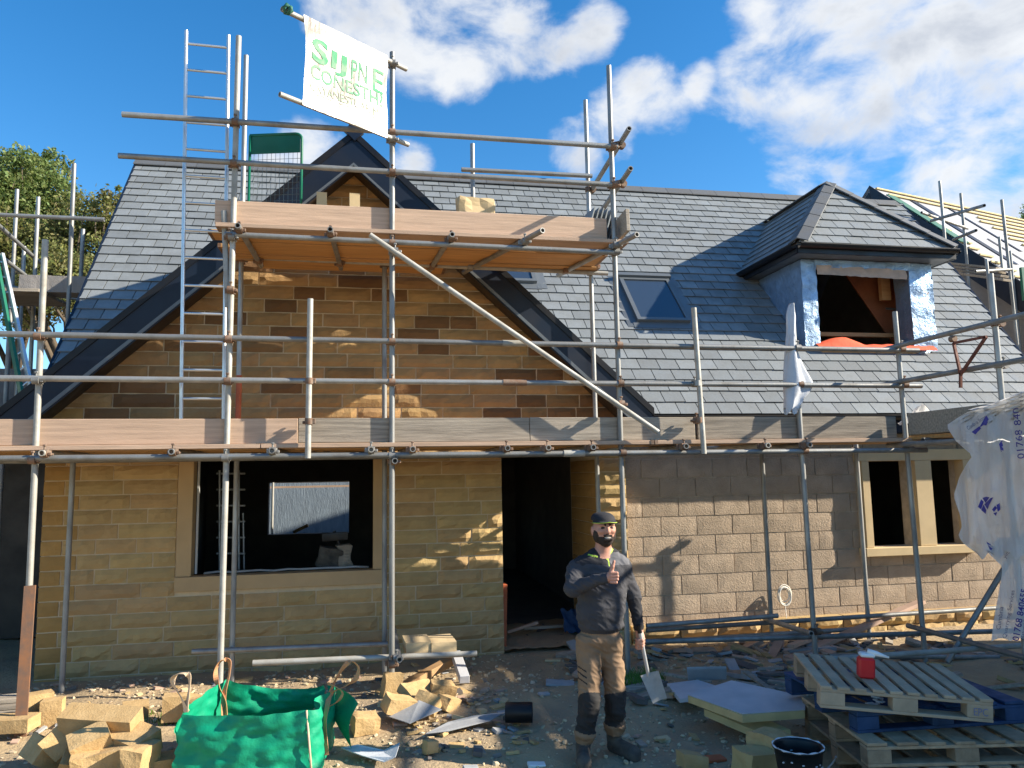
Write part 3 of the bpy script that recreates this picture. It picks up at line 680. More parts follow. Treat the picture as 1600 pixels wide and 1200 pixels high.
p,q=pz(1278,519,9.6),pz(1396,527,9.6); m=MB(); sb(p[0],q[0],9.58,9.66,q[2],p[2],m); m.build('loft_rail','wood',dorm)
# ================================================================== SCAFFOLD round the house
TR=0.0255
scaf=thing('scaffold','galvanised tube scaffold with board platforms along the front of the house','scaffold',(1,7,0))
def tube(name,p,q,parent,m='galv',r=TR,label=None):
    mb=MB(); mb.tube(p,q,r,12,inner=r-.007); o=mb.build(name,m,parent)
    if label: o['label']=label
    return o
# one coupler shape: two clamped bands at right angles with bolts
cm=MB(); cm.tube((0,0,-.027),(0,0,.027),.034,12); cm.tube((-.027,-.056,0),(.027,-.056,0),.034,12); cm.box((0,-.028,0),(.05,.03,.05),bev=.005)
cm.tube((.045,.0,-.005),(.045,-.06,-.005),.008,6); cm.box((.045,-.065,-.005),(.026,.018,.026),bev=.004); cm.tube((-.0,-.056,.03),(-.0,-.056,.062),.008,6); cm.box((0,-.056,.066),(.026,.026,.016),bev=.004); cm.box((-.042,0.0,.0),(.03,.02,.045),bev=.004)
COUP=[]
for k in range(4):
    for i in range(len(cm.r)): cm.r[i]=k*.23+.05
    o=cm.build('coupler','rust' if k!=3 else 'galv'); COUP.append(o.data); bpy.data.objects.remove(o)
def coupler(p,parent,rz=0.0,tilt=None):
    o=link('coupler',random.choice(COUP),parent)
    R=RZ(rz)
    if tilt is not None: R=frame(tilt)
    o.matrix_basis=Matrix.Translation(V3(p))@R.to_4x4()
SY,SI=7.0,8.05; RYo=SY-.056
Zled=2.095; Zg1,Zg2=2.755,3.125; Zu=4.045; Zu1,Zu2=4.725,5.115
standards={}
for k,(a,b,hz) in enumerate((((71,375),(36,1128),None),((373,57),(342,1120),None),((613,82),(612,1092),None),((951,103),(982,1070),None),((1237,474),(1276,1050),None),((1398,487),(1446,1030),None))):
    p,q=atY(*a,SY),atY(*b,SY); x=(p[0]*.4+q[0]*.6); 
    p=(p[0],SY,p[2]); q=(q[0],SY,gz(q[0],SY)-.02)
    standards[k]=(tube('standard',q,p,scaf,'galvlight' if k in (0,1) else 'galv'),p,q)
    m=MB(); m.box((q[0],SY,q[2]+.03),(.15,.15,.012)); m.build('base_plate','rust',standards[k][0])
def sx(k,z):
    o,p,q=standards[k]; t=(z-q[2])/(p[2]-q[2]); return q[0]+(p[0]-q[0])*t
for k in range(6):
    for z in (Zled,Zg1,Zg2)+((Zu,Zu1,Zu2) if k in (1,2,3) else ()):
        coupler((sx(k,z),SY,z),standards[k][0])
# inner row
inn={}
for nm,x,z0,z1 in (('a',-2.76,-.05,2.2),('b',-1.262,-.05,6.37),('c',.19,-.05,4.25),('d',2.46,-.05,6.16),('e',4.40,-.05,2.2),('f',5.59,-.05,2.2)):
    inn[nm]=tube('standard',(x,SI,z0),(x-.01*(z1>3),SI,z1),scaf)
    coupler((x,SI,Zled+.03),inn[nm],math.pi)
    if z1>4: coupler((x,SI,Zu+.1),inn[nm],math.pi)
tube('standard',(1.136,SI,4.2),(1.136,SI,5.549),scaf)
m=MB(); m.tube((-1.262,SI-.004,2.25),(-1.262,SI-.004,2.95),TR+.003,12); m.build('sleeve','terracotta',inn['b'])
# puncheons clipped to the ledger
for a,b in (((485,467),(481,716)),((1084,481),(1100,709))):
    p,q=atY(*a,SY-.10),atY(*b,SY-.10); o=tube('puncheon',q,p,scaf,'galvlight')
    for z in (Zg1,2.40): coupler((p[0],SY-.10,z),o,math.pi)
# ledgers and guard rails along the front
Lx=-4.6
led=tube('ledger',(Lx,RYo,Zled+.02),(1.9,RYo,Zled),scaf); tube('ledger',(1.9,RYo,Zled),(5.62,RYo,Zled-.01),scaf)
m=MB(); m.tube((1.80,RYo,Zled),(2.0,RYo,Zled),.032,12); m.build('sleeve','galvlight',led)
tube('ledger',(Lx,SI-.056,Zled+.02),(5.9,SI-.056,Zled+.02),scaf)
for z,dz in ((Zg2,-.01),(Zg1,-.01)):
    g1=tube('guard_rail',(Lx,RYo,z+.02),(1.35,RYo,z),scaf); g2=tube('guard_rail',(1.35,RYo,z),(5.62,RYo,z+dz),scaf)
    m=MB(); m.tube((1.24,RYo,z),(1.46,RYo,z),.031,12); m.build('sleeve','galvlight' if z>3 else 'rust',g2)
tube('guard_rail',(-2.125,RYo,Zu2),(2.43,RYo,Zu2),scaf); tube('guard_rail',(-2.14,RYo,Zu1+.01),(2.40,RYo,Zu1-.005),scaf)
tube('ledger',(-1.24,RYo,Zu+.02),(2.40,RYo,Zu-.01),scaf); tube('ledger',(-1.42,SI-.056,Zu+.12),(2.63,SI-.056,Zu+.07),scaf,'galvlight')
p=atY(660,262,8.1); tube('guard_rail',atY(721,265,7.97),atY(925,275,7.97),scaf)
# end guard rails of the upper lift (front to back)
for z in (Zu2-.02,Zu1-.03):
    o=tube('end_rail',(2.47,SY-.30,z+.10),(2.50,SI+.1,z),scaf); coupler((2.44,SY,z+.06),o,math.pi/2); coupler((2.45,SI,z),o,math.pi/2)
# transoms under the lower deck, ends showing
Zt=Zled+.052
for i,px_ in enumerate((66,268,425,580,645,793,857,927,1072,1200,1265)):
    x=atY(px_,698,SY-.16)[0]; o=tube('transom',(x,SY-.17,Zt),(x+random.uniform(-.06,.06),SI+.12,Zt+.02),scaf,'galvlight' if i%3==0 else 'galv'); coupler((x,SY-.056,Zt-.002),o,0)
x=atY(617,712,SY-.2)[0]; o=tube('transom',(x,SY-.22,Zled-.05),(x,SI+.1,Zled-.05),scaf); coupler((x,SY,Zled-.05),o,0)
for px_,x2 in ((372,0.02),(516,0.05),(706,-.1),(822,-.42),(965,-.25)):
    x=atY(px_,370,SY-.16)[0]; ln=.2 if px_<800 else .42
    o=tube('transom',(x+(.1 if px_>800 else 0),SY-ln,Zu+.06),(x+x2,SI+.15,Zu+.085),scaf); coupler((x,SY-.056,Zu+.05),o,0); coupler((x+x2*.9,SI-.05,Zu+.08),o,0)
# decks
def board(name,x0,x1,y,z,m,w=.222,h=.038,sag=0.0):
    mb=MB(); mb.box(((x0+x1)/2,y,z),(x1-x0-.006,w,h),EU(random.uniform(-.006,.006),0,random.uniform(-.002,.002)),bev=.003); o=mb.build(name,m,scaf)
    for x in (x0+.02,x1-.02):
        b=MB(); b.box((x,y,z),(.03,w+.004,h+.003)); b.build('end_band','rust',o)
Zd=Zt+TR+.021
for j in range(6):
    y=SY+.06+j*.228; xx=-4.5-.2*j; xe=5.9 if j<4 else 2.72
    for k in range(3):
        x2=min(xx+3.6+(.3*j if k==0 else 0),xe)
        if x2-xx<.3: continue
        pass; board('deck_board',xx,x2,y+(.07 if j==5 else 0),Zd+random.uniform(0,.014)*(j>0),'toenew' if j==0 else 'ply',w=.36 if j==5 else .216); xx=x2  # inmost board widened to block sunlight falling on the wall below
    
Zdu=Zu+.06+TR+.026
for j in range(5):
    y=SY+.06+j*.228; board('deck_board',-1.25-random.uniform(0,.2),2.44+random.uniform(0,.08),y,Zdu+random.uniform(0,.016)*(j>0),'toenew' if j==0 else 'ply',w=.214)
board('deck_board',-1.15,.85,8.25,Zdu+.02,'ply',w=.32)  # extra inside board, added to keep the sun off the gable wall
# toe boards
def toe(x0,x1,y,z0,z1,m,ry=0.0,rz=0.0):
    mb=MB(); mb.box(((x0+x1)/2,y,(z0+z1)/2),(x1-x0,.038,z1-z0),EU(0,ry,rz),bev=.004); return mb.build('toe_board',m,scaf)
zt0=Zd+.022
for x0,x1,m in ((-4.5,-.595,'toenew'),(-.59,1.5,'toeold'),(1.505,3.15,'toeold'),(3.18,5.36,'toeold')):
    toe(x0,x1,SY+.046,zt0+.002,zt0+.222,m,random.uniform(-.001,.002))
o=toe(-1.345,2.32,SY+.046,Zdu+.03,Zdu+.25,'toenew',.0005)
mb=MB(); mb.box((2.47,SY+.33,Zdu+.15),(.038,1.0,.225),EU(rad(-3),0,0),bev=.004); mb.build('toe_board','toeold',scaf)
# long brace across the gable
b0,b1=atY(578,367,SY-.13),atY(1028,675,SY-.13); o=tube('brace',b1,b0,scaf,'galvlight'); coupler(atY(617,395,SY-.06),o,0); coupler(atY(968,632,SY-.06),o,0)
# second short tube beside the left gable standard
p,q=atY(350,330,SY+.02),atY(356,480,SY+.02); o=tube('spigot',q,p,scaf,'galvlight'); coupler(atY(360,372,SY),o,0); coupler(atY(362,455,SY),o,0)
# low ledgers near the ground
z=.30; tube('foot_ledger',atY(300,1018,SI-.06),atY(606,1006,SI-.06),scaf)
o=tube('foot_ledger',atY(395,1036,SY+.06),atY(745,1021,SY+.06),scaf,'galvlight'); coupler((sx(2,.33),SY,.30),o,0)
o=tube('foot_transom',(sx(2,.3)+.06,SY-.16,.36),(sx(2,.3)+.06,SI+.1,.36),scaf); coupler((sx(2,.3)+.04,SY,.35),o,0)
for a,b,Y in (((1010,978),(1215,962),7.9),((1010,1004),(1350,982),SI-.05),((1010,985),(1560,950),8.0),((1000,1003),(1600,985),SY+.06),((1295,1025),(1560,1027),7.0)):
    tube('foot_ledger',atY(*a,Y),atY(*b,Y),scaf)
o=tube('foot_transom',atY(1268,990,SY-.2),atY(1195,967,SI),scaf); coupler(atY(1272,985,SY),o,0)
# return towards the viewer at the right-hand end
XR=5.42
for z in (Zg1,Zg2):
    o=tube('guard_rail',(XR-.05,SY+.25,z+.03),(XR-.05,3.4,z+.03),scaf); coupler((XR,SY,z+.03),o,math.pi/2); coupler((XR,5.73,z+.03),o,math.pi/2)
tube('ledger',(XR-.05,SY+.2,Zled+.05),(XR-.05,3.4,Zled+.05),scaf); 
for Y,zt_ in ((5.73,3.60),(4.2,3.5)):
    o=tube('standard',(XR,Y,-.05),(XR,Y,zt_),scaf); coupler((XR,Y,Zled+.05),o,math.pi/2)
tube('ledger',(6.6,SY+.2,Zled+.05),(6.6,3.4,Zled+.05),scaf); 
o=tube('standard',(6.6,5.73,-.05),(6.6,5.73,3.2),scaf)
for j in range(5):
    x=XR+.16+j*.228; mb=MB(); mb.box((x,5.2,Zd+.02),(.222,3.6,.038),bev=.003); mb.build('deck_board','ply',scaf)
mb=MB(); mb.bar((XR+.035,6.95,zt0+.135),(XR+.035,3.4,zt0+.135),.038,.22,bev=.004); mb.build('toe_board','toeold',scaf)
for Y in (6.7,5.9,4.8): tube('transom',(XR-.03,Y,Zt+.03),(6.8,Y,Zt+.03),scaf)
p,q=atY(1480,1035,6.4),atY(1560,930,6.4); o=tube('brace',p,(q[0]+.35,6.4,q[2]+.55),scaf)
tube('foot_ledger',(XR-.05,SY+.1,.33),(XR-.05,4.6,.33),scaf); tube('foot_ledger',atY(1300,1030,6.2),(7.2,6.2,.30),scaf,'galvlight')
# hop-up bracket of red steel hung on the return rail
br=thing('hop_up_bracket','triangular red-brown steel bracket hanging on the scaffold return rail','bracket',atX(1515,530,XR-.06))
A,B,C,D2=[atX(*q,XR-.10) for q in ((1490,536),(1541,526),(1501,585),(1501,606))]
for nm,p,q in (('top_bar',A,B),('curved_strut',A,C),('diagonal_strut',B,C),('foot',C,D2)):
    m=MB(); m.bar(p,q,.022,.022); m.build(nm,'redsteel',br)
m=MB(); m.tube(A+np.array([0,-.02,.04]),A+np.array([0,.03,.04]),.03,10); m.build('hook','rust',br)
# ================================================================== things on the scaffold
ld=thing('ladder','tall aluminium pole ladder tied to the gable scaffold','ladder',(-1.42,7.12,2.2))
s0b,s0t=atY(284,648,7.12),atY(291,48,7.12); s1b,s1t=atY(350,648,7.12),atY(357,55,7.12)
s0b[2]=s1b[2]=Zd+.02
for a,b in ((s0b,s0t),(s1b,s1t)): m=MB(); m.tube(a,b,.017,10); m.build('stile','alu',ld)
for k in range(15):
    t=(k+.6)/15.1*1.0; m=MB(); m.tube(s0b+(s0t-s0b)*t,s1b+(s1t-s1b)*t,.0125,8); m.build('rung','alu',ld)
# banner on two poles
BN=np.array([0.6,-0.8,0.0]); BP=(sx(2,5.3),SY-.06,0)
bt0,bt1,bb0,bb1=[atP(*q,BP,BN) for q in ((440,12),(635,110),(437,145),(638,228))]
bt0[2]=bt1[2]=(bt0[2]+bt1[2])/2; bb0[2]=bb1[2]=(bb0[2]+bb1[2])/2
ban=thing('banner','sun-faded white and green advertising banner stretched between two slanting poles','banner',bb1)
for a,b in ((bt0,bt1),(bb0,bb1)): m=MB(); m.tube(a,b,TR-.003,12,inner=TR-.009); o=m.build('pole','galvlight',ban)
for p in (bt1,bb1): coupler((sx(2,p[2]),SY,p[2]),o,0)
m=MB(); m.path([bt0+np.array([.05+.0,0,0])+np.array([.03*math.sin(i),.03*math.cos(i*1.7),.03*math.cos(i)]) for i in range(9)],.018,6); m.build('rag','greenboard',ban)
c0,c1=atP(472,28,BP,BN),atP(603,95,BP,BN); bu=(c1-c0); bu[2]=0; bw_=np.linalg.norm(bu); bu/=bw_
ztp,zbt=bt0[2]+.028,bb0[2]-.028; bh=ztp-zbt
def banp(s,t,off=0.0):
    """s 0..1 along, t 0..1 down"""
    p=c0+bu*(bw_*s); wv=.010*math.sin(s*9+t*3)*math.sin(math.pi*t)+.012*math.sin(t*7+s*2)*math.sin(math.pi*t)
    p=np.array([p[0],p[1],ztp-bh*t])+BN*(.026+wv+off)
    if s<.5: p+=bu*(.018*math.sin(t*math.pi)*(1-2*s))
    return p
m=MB(); m.grid([[banp(i/20,.15+.85*j/20) for j in range(21)] for i in range(21)]); m.build('cloth','banner',ban)
m=MB(); m.grid([[banp(i/20,.15*j/4) for j in range(5)] for i in range(21)]); m.build('top_hem','bannerband',ban)
def text_pts(s,bold=0.0):
    cu=bpy.data.curves.new('txt','FONT'); cu.body=s; cu.align_x='LEFT'; cu.offset=bold; cu.resolution_u=3
    ob=bpy.data.objects.new('txt',cu); scene.collection.objects.link(ob); dg=bpy.context.evaluated_depsgraph_get(); dg.update()
    me=bpy.data.meshes.new_from_object(ob.evaluated_get(dg)); bpy.data.objects.remove(ob)
    bm=bmesh.new(); bm.from_mesh(me); bmesh.ops.triangulate(bm,faces=bm.faces[:]); bmesh.ops.subdivide_edges(bm,edges=[e for e in bm.edges if e.calc_length()>.12],cuts=1); bmesh.ops.triangulate(bm,faces=bm.faces[:])
    bm.verts.index_update(); v=np.array([v.co[:] for v in bm.verts]); f=[tuple(x.index for x in q.verts) for q in bm.faces]; bm.free(); bpy.data.meshes.remove(me)
    v=v[:,:2]; v-=v.min(0); v/=v.max(0); return v,f
def ban_text(s,s0,s1,t0,t1,m,bold):
    v,f=text_pts(s,bold); mb=MB(); mb.add([banp(s0+(s1-s0)*a,t1+(t0-t1)*b,.004) for a,b in v],f); mb.build('lettering',m,ban)
ban_text('S',.07,.27,.21,.47,'faded',.03); ban_text('IJ',.31,.50,.25,.50,'faded',.02); ban_text('PN',.55,.74,.245,.47,'faded2',.01); ban_text('E',.81,.95,.235,.50,'faded',.0)
ban_text('CONESTH?',.07,.95,.50,.66,'faded2',.015)
ban_text('CXYANESTUAR MI',.07,.90,.70,.80,'faint',.0)
m=MB(); m.grid([[banp(.02+.96*i/20,.82+.006*j+.006*math.sin(i*2.4),.004) for j in range(2)] for i in range(21)]); m.build('printed_line','greyline',ban)
# safety gate with mesh
gt=thing('safety_gate','green steel ladder gate with wire mesh on the top platform','gate',(-.9,7.4,Zdu))
ga,gb=atY(391,214,7.42),atY(472,207,7.30); gl,grr=np.array([ga[0],ga[1],0]),np.array([gb[0],gb[1],0]); gz0,gz1=Zdu+.03,atY(430,210,7.36)[2]
def gp(s,z): p=gl+(grr-gl)*s; return (p[0],p[1],z)
m=MB(); rc=.07; pts=[gp(0,gz0),gp(0,gz1-.01)]+[gp(0,gz1)]+[gp(1-.12+.12*math.sin(a),gz1-.06+.06*math.cos(a)) for a in np.linspace(0,math.pi/2,5)]+[gp(1,gz0)]; m.path(pts,.014,8,closed=True); m.build('frame','green',gt)
m=MB(); m.prism([gp(.02,gz1-.005),gp(.94,gz1-.005),gp(.97,gz1-.03),gp(.97,gz1-.19),gp(.02,gz1-.19)],(0,.003,0)); m.build('top_panel','green',gt)
for k in range(1,12): m=MB(); m.tube(gp(k/12,gz0),gp(k/12,gz1-.19),.0022,5); m.build('wire','wire',gt)
for k in range(1,14): m=MB(); m.tube(gp(0,gz0+(gz1-.19-gz0)*k/14),gp(1,gz0+(gz1-.19-gz0)*k/14),.0022,5); m.build('wire','wire',gt)
# stones and slates left on the top platform
def rock(name,c,d,R,m,label,cat,group=None,rough=.012,seg=3):
    """squared stone with broken faces"""
    bm=bmesh.new(); bmesh.ops.create_cube(bm,size=1.0); bmesh.ops.subdivide_edges(bm,edges=bm.edges[:],cuts=seg-1,use_grid_fill=True)
    s=random.random()*99; vs=[]
    for v in bm.verts:
        p=Vector((v.co.x*d[0],v.co.y*d[1],v.co.z*d[2])); n=Vector((mnoise.noise(p*7+Vector((s,0,0))),mnoise.noise(p*7+Vector((0,s,0))),mnoise.noise(p*7+Vector((0,0,s)))))
        ed=sum(abs(abs(a)-.5)<1e-4 for a in v.co); p+=n*rough*1.4
        if ed>=2: p*=1-.006/max(d)
        vs.append(p)
    bm.verts.index_update(); fs=[tuple(x.index for x in f.verts) for f in bm.faces]; bm.free()
    mb=MB(); mb.add([R@p+V3(c) for p in vs],fs); return mb.build(name,m,None,label=label,cat=cat,group=group)
zt=Zdu+.02
def on_deck(px0,px1,ptop,Y,hgt,dep):
    """a piece whose top shows at row ptop above the toe board; whatever lies under it makes up the height"""
    a,b=atY(px0,ptop,Y),atY(px1,ptop,Y); x=(a[0]+b[0])/2; zt_=a[2]; base=zt_-hgt
    return (x,Y,zt_-hgt/2),(b[0]-a[0],dep,hgt),base
c_o,d_o,b_o=on_deck(714,771,309,7.22,.27,.16); rock('walling_stone',c_o,d_o,EU(0,0,.04),'palestone','rough-faced pale walling stone standing on the top platform','stone',rough=.022,seg=5)
rock('walling_stone',(c_o[0],c_o[1]+.02,(b_o+zt)/2),(d_o[0]*1.2,.2,b_o-zt-.004),EU(0,0,0),'palestone','flat stone under the rough-faced walling stone on the top platform','stone',rough=.004)
for a,b,tp_,lab in ((495,511,303,'narrow whitish block behind the top toe board, next to the green gate'),(546,562,305,'narrow whitish block under the gable peak behind the top toe board')):
    c_o,d_o,b_o=on_deck(a,b,tp_,7.25,.30,.14); h_=c_o[2]+d_o[2]/2-zt; rock('block',(c_o[0],c_o[1],zt+h_/2),(d_o[0],d_o[1],h_),EU(0,0,.05),'palestone',lab,'block',rough=.003)
c_o,d_o,b_o=on_deck(905,955,326,7.35,.3,.2)
for k in range(6):
    x=atY(915+k*7,330,7.35)[0]; h_=c_o[2]+.15-zt; m=MB(); m.box((x,7.38+k*.004,zt+h_/2),(.012,.24,h_*1.02),EU(0,rad(17),.12)); m.build('roof_slate','slate',None,label='dark roofing slate leaning in a short stack on the top platform',cat='slate',group='slates stacked on the top platform')
# grey hoodie on the standard, polythene on the deck, orange cloth on the dormer sill
def drape(name,fn,ni,nj,m,label,cat,parent=None):
    mb=MB(); mb.grid([[fn(i/ni,j/nj) for j in range(nj+1)] for i in range(ni+1)]); return mb.build(name,m,parent,label=label,cat=cat)
S4=(sx(4,3.2),SY)
def hood(s,t):
    """jacket hung by its hood on the tube: narrow peaked hood above the rail, body fanning out to one side below"""
    a=s*2*math.pi; y=474+168*t; ca,sa=math.cos(a),math.sin(a)
    L_=lerp_tab([(0,1236),(.05,1231),(.12,1229),(.24,1230),(.40,1230),(.6,1227),(.8,1226),(1,1229)],t)
    R2=lerp_tab([(0,1238),(.05,1242),(.12,1244),(.24,1243),(.40,1242),(.5,1248),(.62,1258),(.74,1270),(.8,1268),(.9,1255),(1,1243)],t)
    x=(L_+R2)/2+(R2-L_)/2*ca+(1.6*math.sin(a*5+t*6) if t>.3 else 0)
    p=atY(x,y+(6*math.sin(a*4) if t>.9 else 0),SY-.02); p[1]=SY-.01+(.035+.03*t)*sa*(1+.35*math.sin(a*4+t*4)); return p
drape('hooded_jacket',hood,26,22,'cloth','light grey jacket hung over a scaffold upright near the dormer','jacket')
def poly1(s,t):
    p=atY(1418+34*s,662-24*math.sin(s*3.0)*(1-t)*.9-6*(1-t)-2,7.25); p[1]=7.2+.25*t; p[2]=max(p[2]+.03*mnoise.noise(Vector((s*6,t*6,2))),Zd+.03); return p
drape('polythene_scrap',poly1,14,8,'plastic2','scrunched white polythene on the lower platform','polythene')
def oc(s,t):
    x=5.80+1.75*s; hump=.05+.10*max(0,math.sin((s-.02)*8))*(s<.42)+.03*mnoise.noise(Vector((s*9,t*3,5)))
    y=dYF-.09+.22*t; return (x,y,oB+.0+hump*math.sin(math.pi*min(max(t,.02),.98))-.03*(t<.1))
drape('safety_vest',oc,30,8,'orange','crumpled orange-red cloth lying along the dormer sill','cloth')
# ================================================================== MAN
MK=0.00433; MO=np.array([1.575,5.33,-0.012])
def mx_(px,py,y=0.0): return np.array([(px-930)*MK,y,(1180-py)*MK])       # man space: x right in view, y away, z up
class SDF:
    def __init__(s): s.p=[]
    def cone(s,a,b,ra,rb,reg,sy=1.0,k=.018): s.p.append(('c',np.array(a,float),np.array(b,float),ra,rb,reg,sy,k))
    def ell(s,c,r,reg,k=.015,R=None): s.p.append(('e',np.array(c,float),np.array(r,float),R,None,reg,1.0,k))
    def one(s,q,P):
        if q[0]=='c':
            _,a,b,ra,rb,_,sy,_=q; d=P-a; ba=b-a; h=np.clip((d@ba)/(ba@ba),0,1); v=d-h[...,None]*ba
            if sy!=1.0: v=v*np.array([1,1/sy,1])
            return np.sqrt((v*v).sum(-1))-(ra+(rb-ra)*h)
        _,c,r,R,_,_,_,_=q; v=P-c
        if R is not None: v=v@np.array(R)
        v=v/r; l=np.sqrt((v*v).sum(-1)); return (l-1)*np.minimum.reduce(r)*np.clip(l,.6,1.4)
    def field(s,lo,hi,h):
        n=np.ceil((hi-lo)/h).astype(int)+1; F=np.full(n,1.0,np.float32)
        for q in s.p:
            pts=np.array([q[1],q[2]]) if q[0]=='c' else np.array([q[1]-np.max(q[2]),q[1]+np.max(q[2])]); m=max(q[3],q[4])+.06 if q[0]=='c' else .05
            i0=np.maximum(((pts.min(0)-m-lo)/h).astype(int),0); i1=np.minimum(((pts.max(0)+m-lo)/h).astype(int)+2,n)
            G=np.stack(np.meshgrid(*[lo[d]+h*np.arange(i0[d],i1[d]) for d in range(3)],indexing='ij'),-1)
            D=s.one(q,G).astype(np.float32); sl_=tuple(slice(a,b) for a,b in zip(i0,i1)); A=F[sl_]; k=q[7]
            hh=np.maximum(k-np.abs(A-D),0)/k; F[sl_]=np.minimum(A,D)-hh*hh*k*.25
        return F
    def region(s,P):
        best=np.full(len(P),9.0); reg=np.zeros(len(P),int)
        for q in s.p:
            d=s.one(q,P); m=d<best; best[m]=d[m]; reg[m]=q[5]
        return reg
def surface_nets(F,lo,h):
    S=F<0; n=np.array(F.shape)-1
    offs=[(i,j,k) for i in (0,1) for j in (0,1) for k in (0,1)]
    cnt=sum(S[o[0]:o[0]+n[0],o[1]:o[1]+n[1],o[2]:o[2]+n[2]].astype(np.int8) for o in offs)
    act=(cnt>0)&(cnt<8); ids=-np.ones(n,int); cells=np.argwhere(act); ids[act]=np.arange(len(cells))
    acc=np.zeros((len(cells),3)); c=np.zeros(len(cells))
    for a in offs:
        for d in range(3):
            if a[d]: continue
            b=list(a); b[d]=1
            fa=F[cells[:,0]+a[0],cells[:,1]+a[1],cells[:,2]+a[2]]; fb=F[cells[:,0]+b[0],cells[:,1]+b[1],cells[:,2]+b[2]]
            m=(fa<0)!=(fb<0); t=np.where(m,fa/(fa-fb+1e-12),0); p=np.array(a,float)[None].repeat(len(cells),0); p[:,d]=t; acc[m]+=p[m]; c[m]+=1
    V=(cells+acc/c[:,None])*h+lo; Q=[]
    for d in range(3):
        sl0=[slice(1,n[i]) for i in range(3)]; sl0[d]=slice(0,n[d]); sl1=list(sl0); sl1[d]=slice(1,n[d]+1)
        a=S[tuple(sl0)]; b=S[tuple(sl1)]; e=np.argwhere(a!=b); st=np.array([1,1,1]); st[d]=0; e=e+st
        inside=S[e[:,0],e[:,1],e[:,2]]
        u,v=[(1,2),(2,0),(0,1)][d]; U_=np.eye(3,dtype=int)[u]; W_=np.eye(3,dtype=int)[v]
        q=np.stack([ids[tuple((e-U_-W_).T)],ids[tuple((e-W_).T)],ids[tuple(e.T)],ids[tuple((e-U_).T)]],1); q[~inside]=q[~inside][:,::-1]; Q.append(q)
    return V,np.concatenate(Q)
REG=['shirt','shirtblack','trouser','knee','boot','skin','beard','shirtgrey','lime','teeth','eyes']
R_={n:i for i,n in enumerate(REG)}
B=SDF(); m_=mx_
# legs (viewer's left leg steps forward), trousers then knee pads, ankles, boots
hipL,hipR=m_(922,1018,.02),m_(957,1018,.02); knL,knR=m_(914,1094,-.045),m_(961,1096,.0); anL,anR=m_(906,1152,-.02),m_(961,1146,.04)
B.cone(hipL,knL+(knL-hipL)*-.08,.092,.072,R_['trouser'],1.05); B.cone(hipR,knR+(knR-hipR)*-.08,.092,.071,R_['trouser'],1.05)
for kn,an in ((knL,anL),(knR,anR)):
    B.cone(kn+(kn-an)*.12,kn+(an-kn)*.80,.073,.066,R_['knee'],1.05); B.cone(kn+(an-kn)*.84,kn+(an-kn)*.90,.068,.066,R_['trouser'],1.05); B.cone(kn+(an-kn)*.88,an+np.array([0,0,-.03]),.046,.045,R_['boot'])
B.ell(knL+np.array([0,-.055,-.03]),(.055,.03,.10),R_['knee']); B.ell(knR+np.array([0,-.055,-.03]),(.052,.03,.09),R_['knee'])
def boot(an,toe,out):
    an=np.array(an); t=np.array(toe)
    B.cone(an+np.array([0,.02,-.02]),an+np.array([0,.03,-.055]),.048,.05,R_['boot']); B.cone(np.array([an[0],an[1]+.03,.048]),np.array([t[0],t[1],.045]),.046,.042,R_['boot']); B.cone(np.array([an[0],an[1]+.045,.022]),np.array([t[0],t[1]-.01,.022]),.045,.047,R_['boot'],k=.008)
    B.ell(np.array([t[0],t[1],.045]),(.046,.05,.04),R_['boot'])
boot(anL,m_(893,1176,-.20)*np.array([1,1,0]),0); boot(anR,m_(978,1174,-.13)*np.array([1,1,0]),0)
# trunk
B.cone(m_(923,1012,.02),m_(956,1012,.02),.098,.098,R_['trouser'],1.0); B.ell(m_(940,1002,.015),(.165,.118,.075),R_['trouser'])
B.ell(m_(940,962,.0),(.172,.128,.13),R_['shirt'],k=.05); B.ell(m_(942,982,.012),(.168,.126,.055),R_['shirt'],k=.02); B.ell(m_(945,915,.01),(.178,.112,.14),R_['shirt'],k=.05)
B.ell(m_(943,940,.0),(.172,.122,.13),R_['shirt'],k=.05); B.ell(m_(945,893,.02),(.175,.10,.085),R_['shirt'],k=.04)
B.cone(m_(915,884,.03),m_(975,882,.03),.062,.062,R_['shirtblack'],1.0,k=.04); B.cone(m_(932,874,.035),m_(962,873,.035),.052,.052,R_['shirtblack'],1.0,k=.04)
# neck, head
B.cone(m_(948,880,.03),m_(950,850,.015),.060,.056,R_['skin'],k=.02); B.cone(m_(936,872,.03),m_(963,871,.03),.052,.052,R_['shirtblack'],k=.02)
hc=m_(951,829,.01)
B.ell(hc,(.077,.092,.100),R_['skin']); B.ell(hc+np.array([0,-.012,-.060]),(.064,.073,.055),R_['beard']); B.ell(hc+np.array([0,-.05,-.085]),(.040,.034,.030),R_['beard'])
B.ell(hc+np.array([0,-.088,.000]),(.015,.024,.024),R_['skin'],k=.012); B.ell(hc+np.array([0,-.104,-.012]),(.0165,.014,.0125),R_['skin'],k=.008)
for s in (-1,1):
    B.ell(hc+np.array([s*.036,-.066,-.008]),(.026,.024,.018),R_['skin']); B.ell(hc+np.array([s*.030,-.079,.036]),(.028,.014,.010),R_['skin'],k=.010)
    B.ell(hc+np.array([s*.080,.012,-.006]),(.012,.022,.032),R_['skin'],k=.006); B.ell(hc+np.array([s*.031,-.0815,.017]),(.015,.010,.006),R_['eyes'],k=.002); B.cone(hc+np.array([s*.016,-.090,.037]),hc+np.array([s*.045,-.080,.038]),.006,.005,R_['beard'],k=.003)
    B.ell(hc+np.array([s*.064,-.01,-.036]),(.017,.042,.042),R_['beard'])
B.cone(hc+np.array([-.026,-.094,-.037]),hc+np.array([.026,-.094,-.037]),.008,.008,R_['beard'],k=.006)
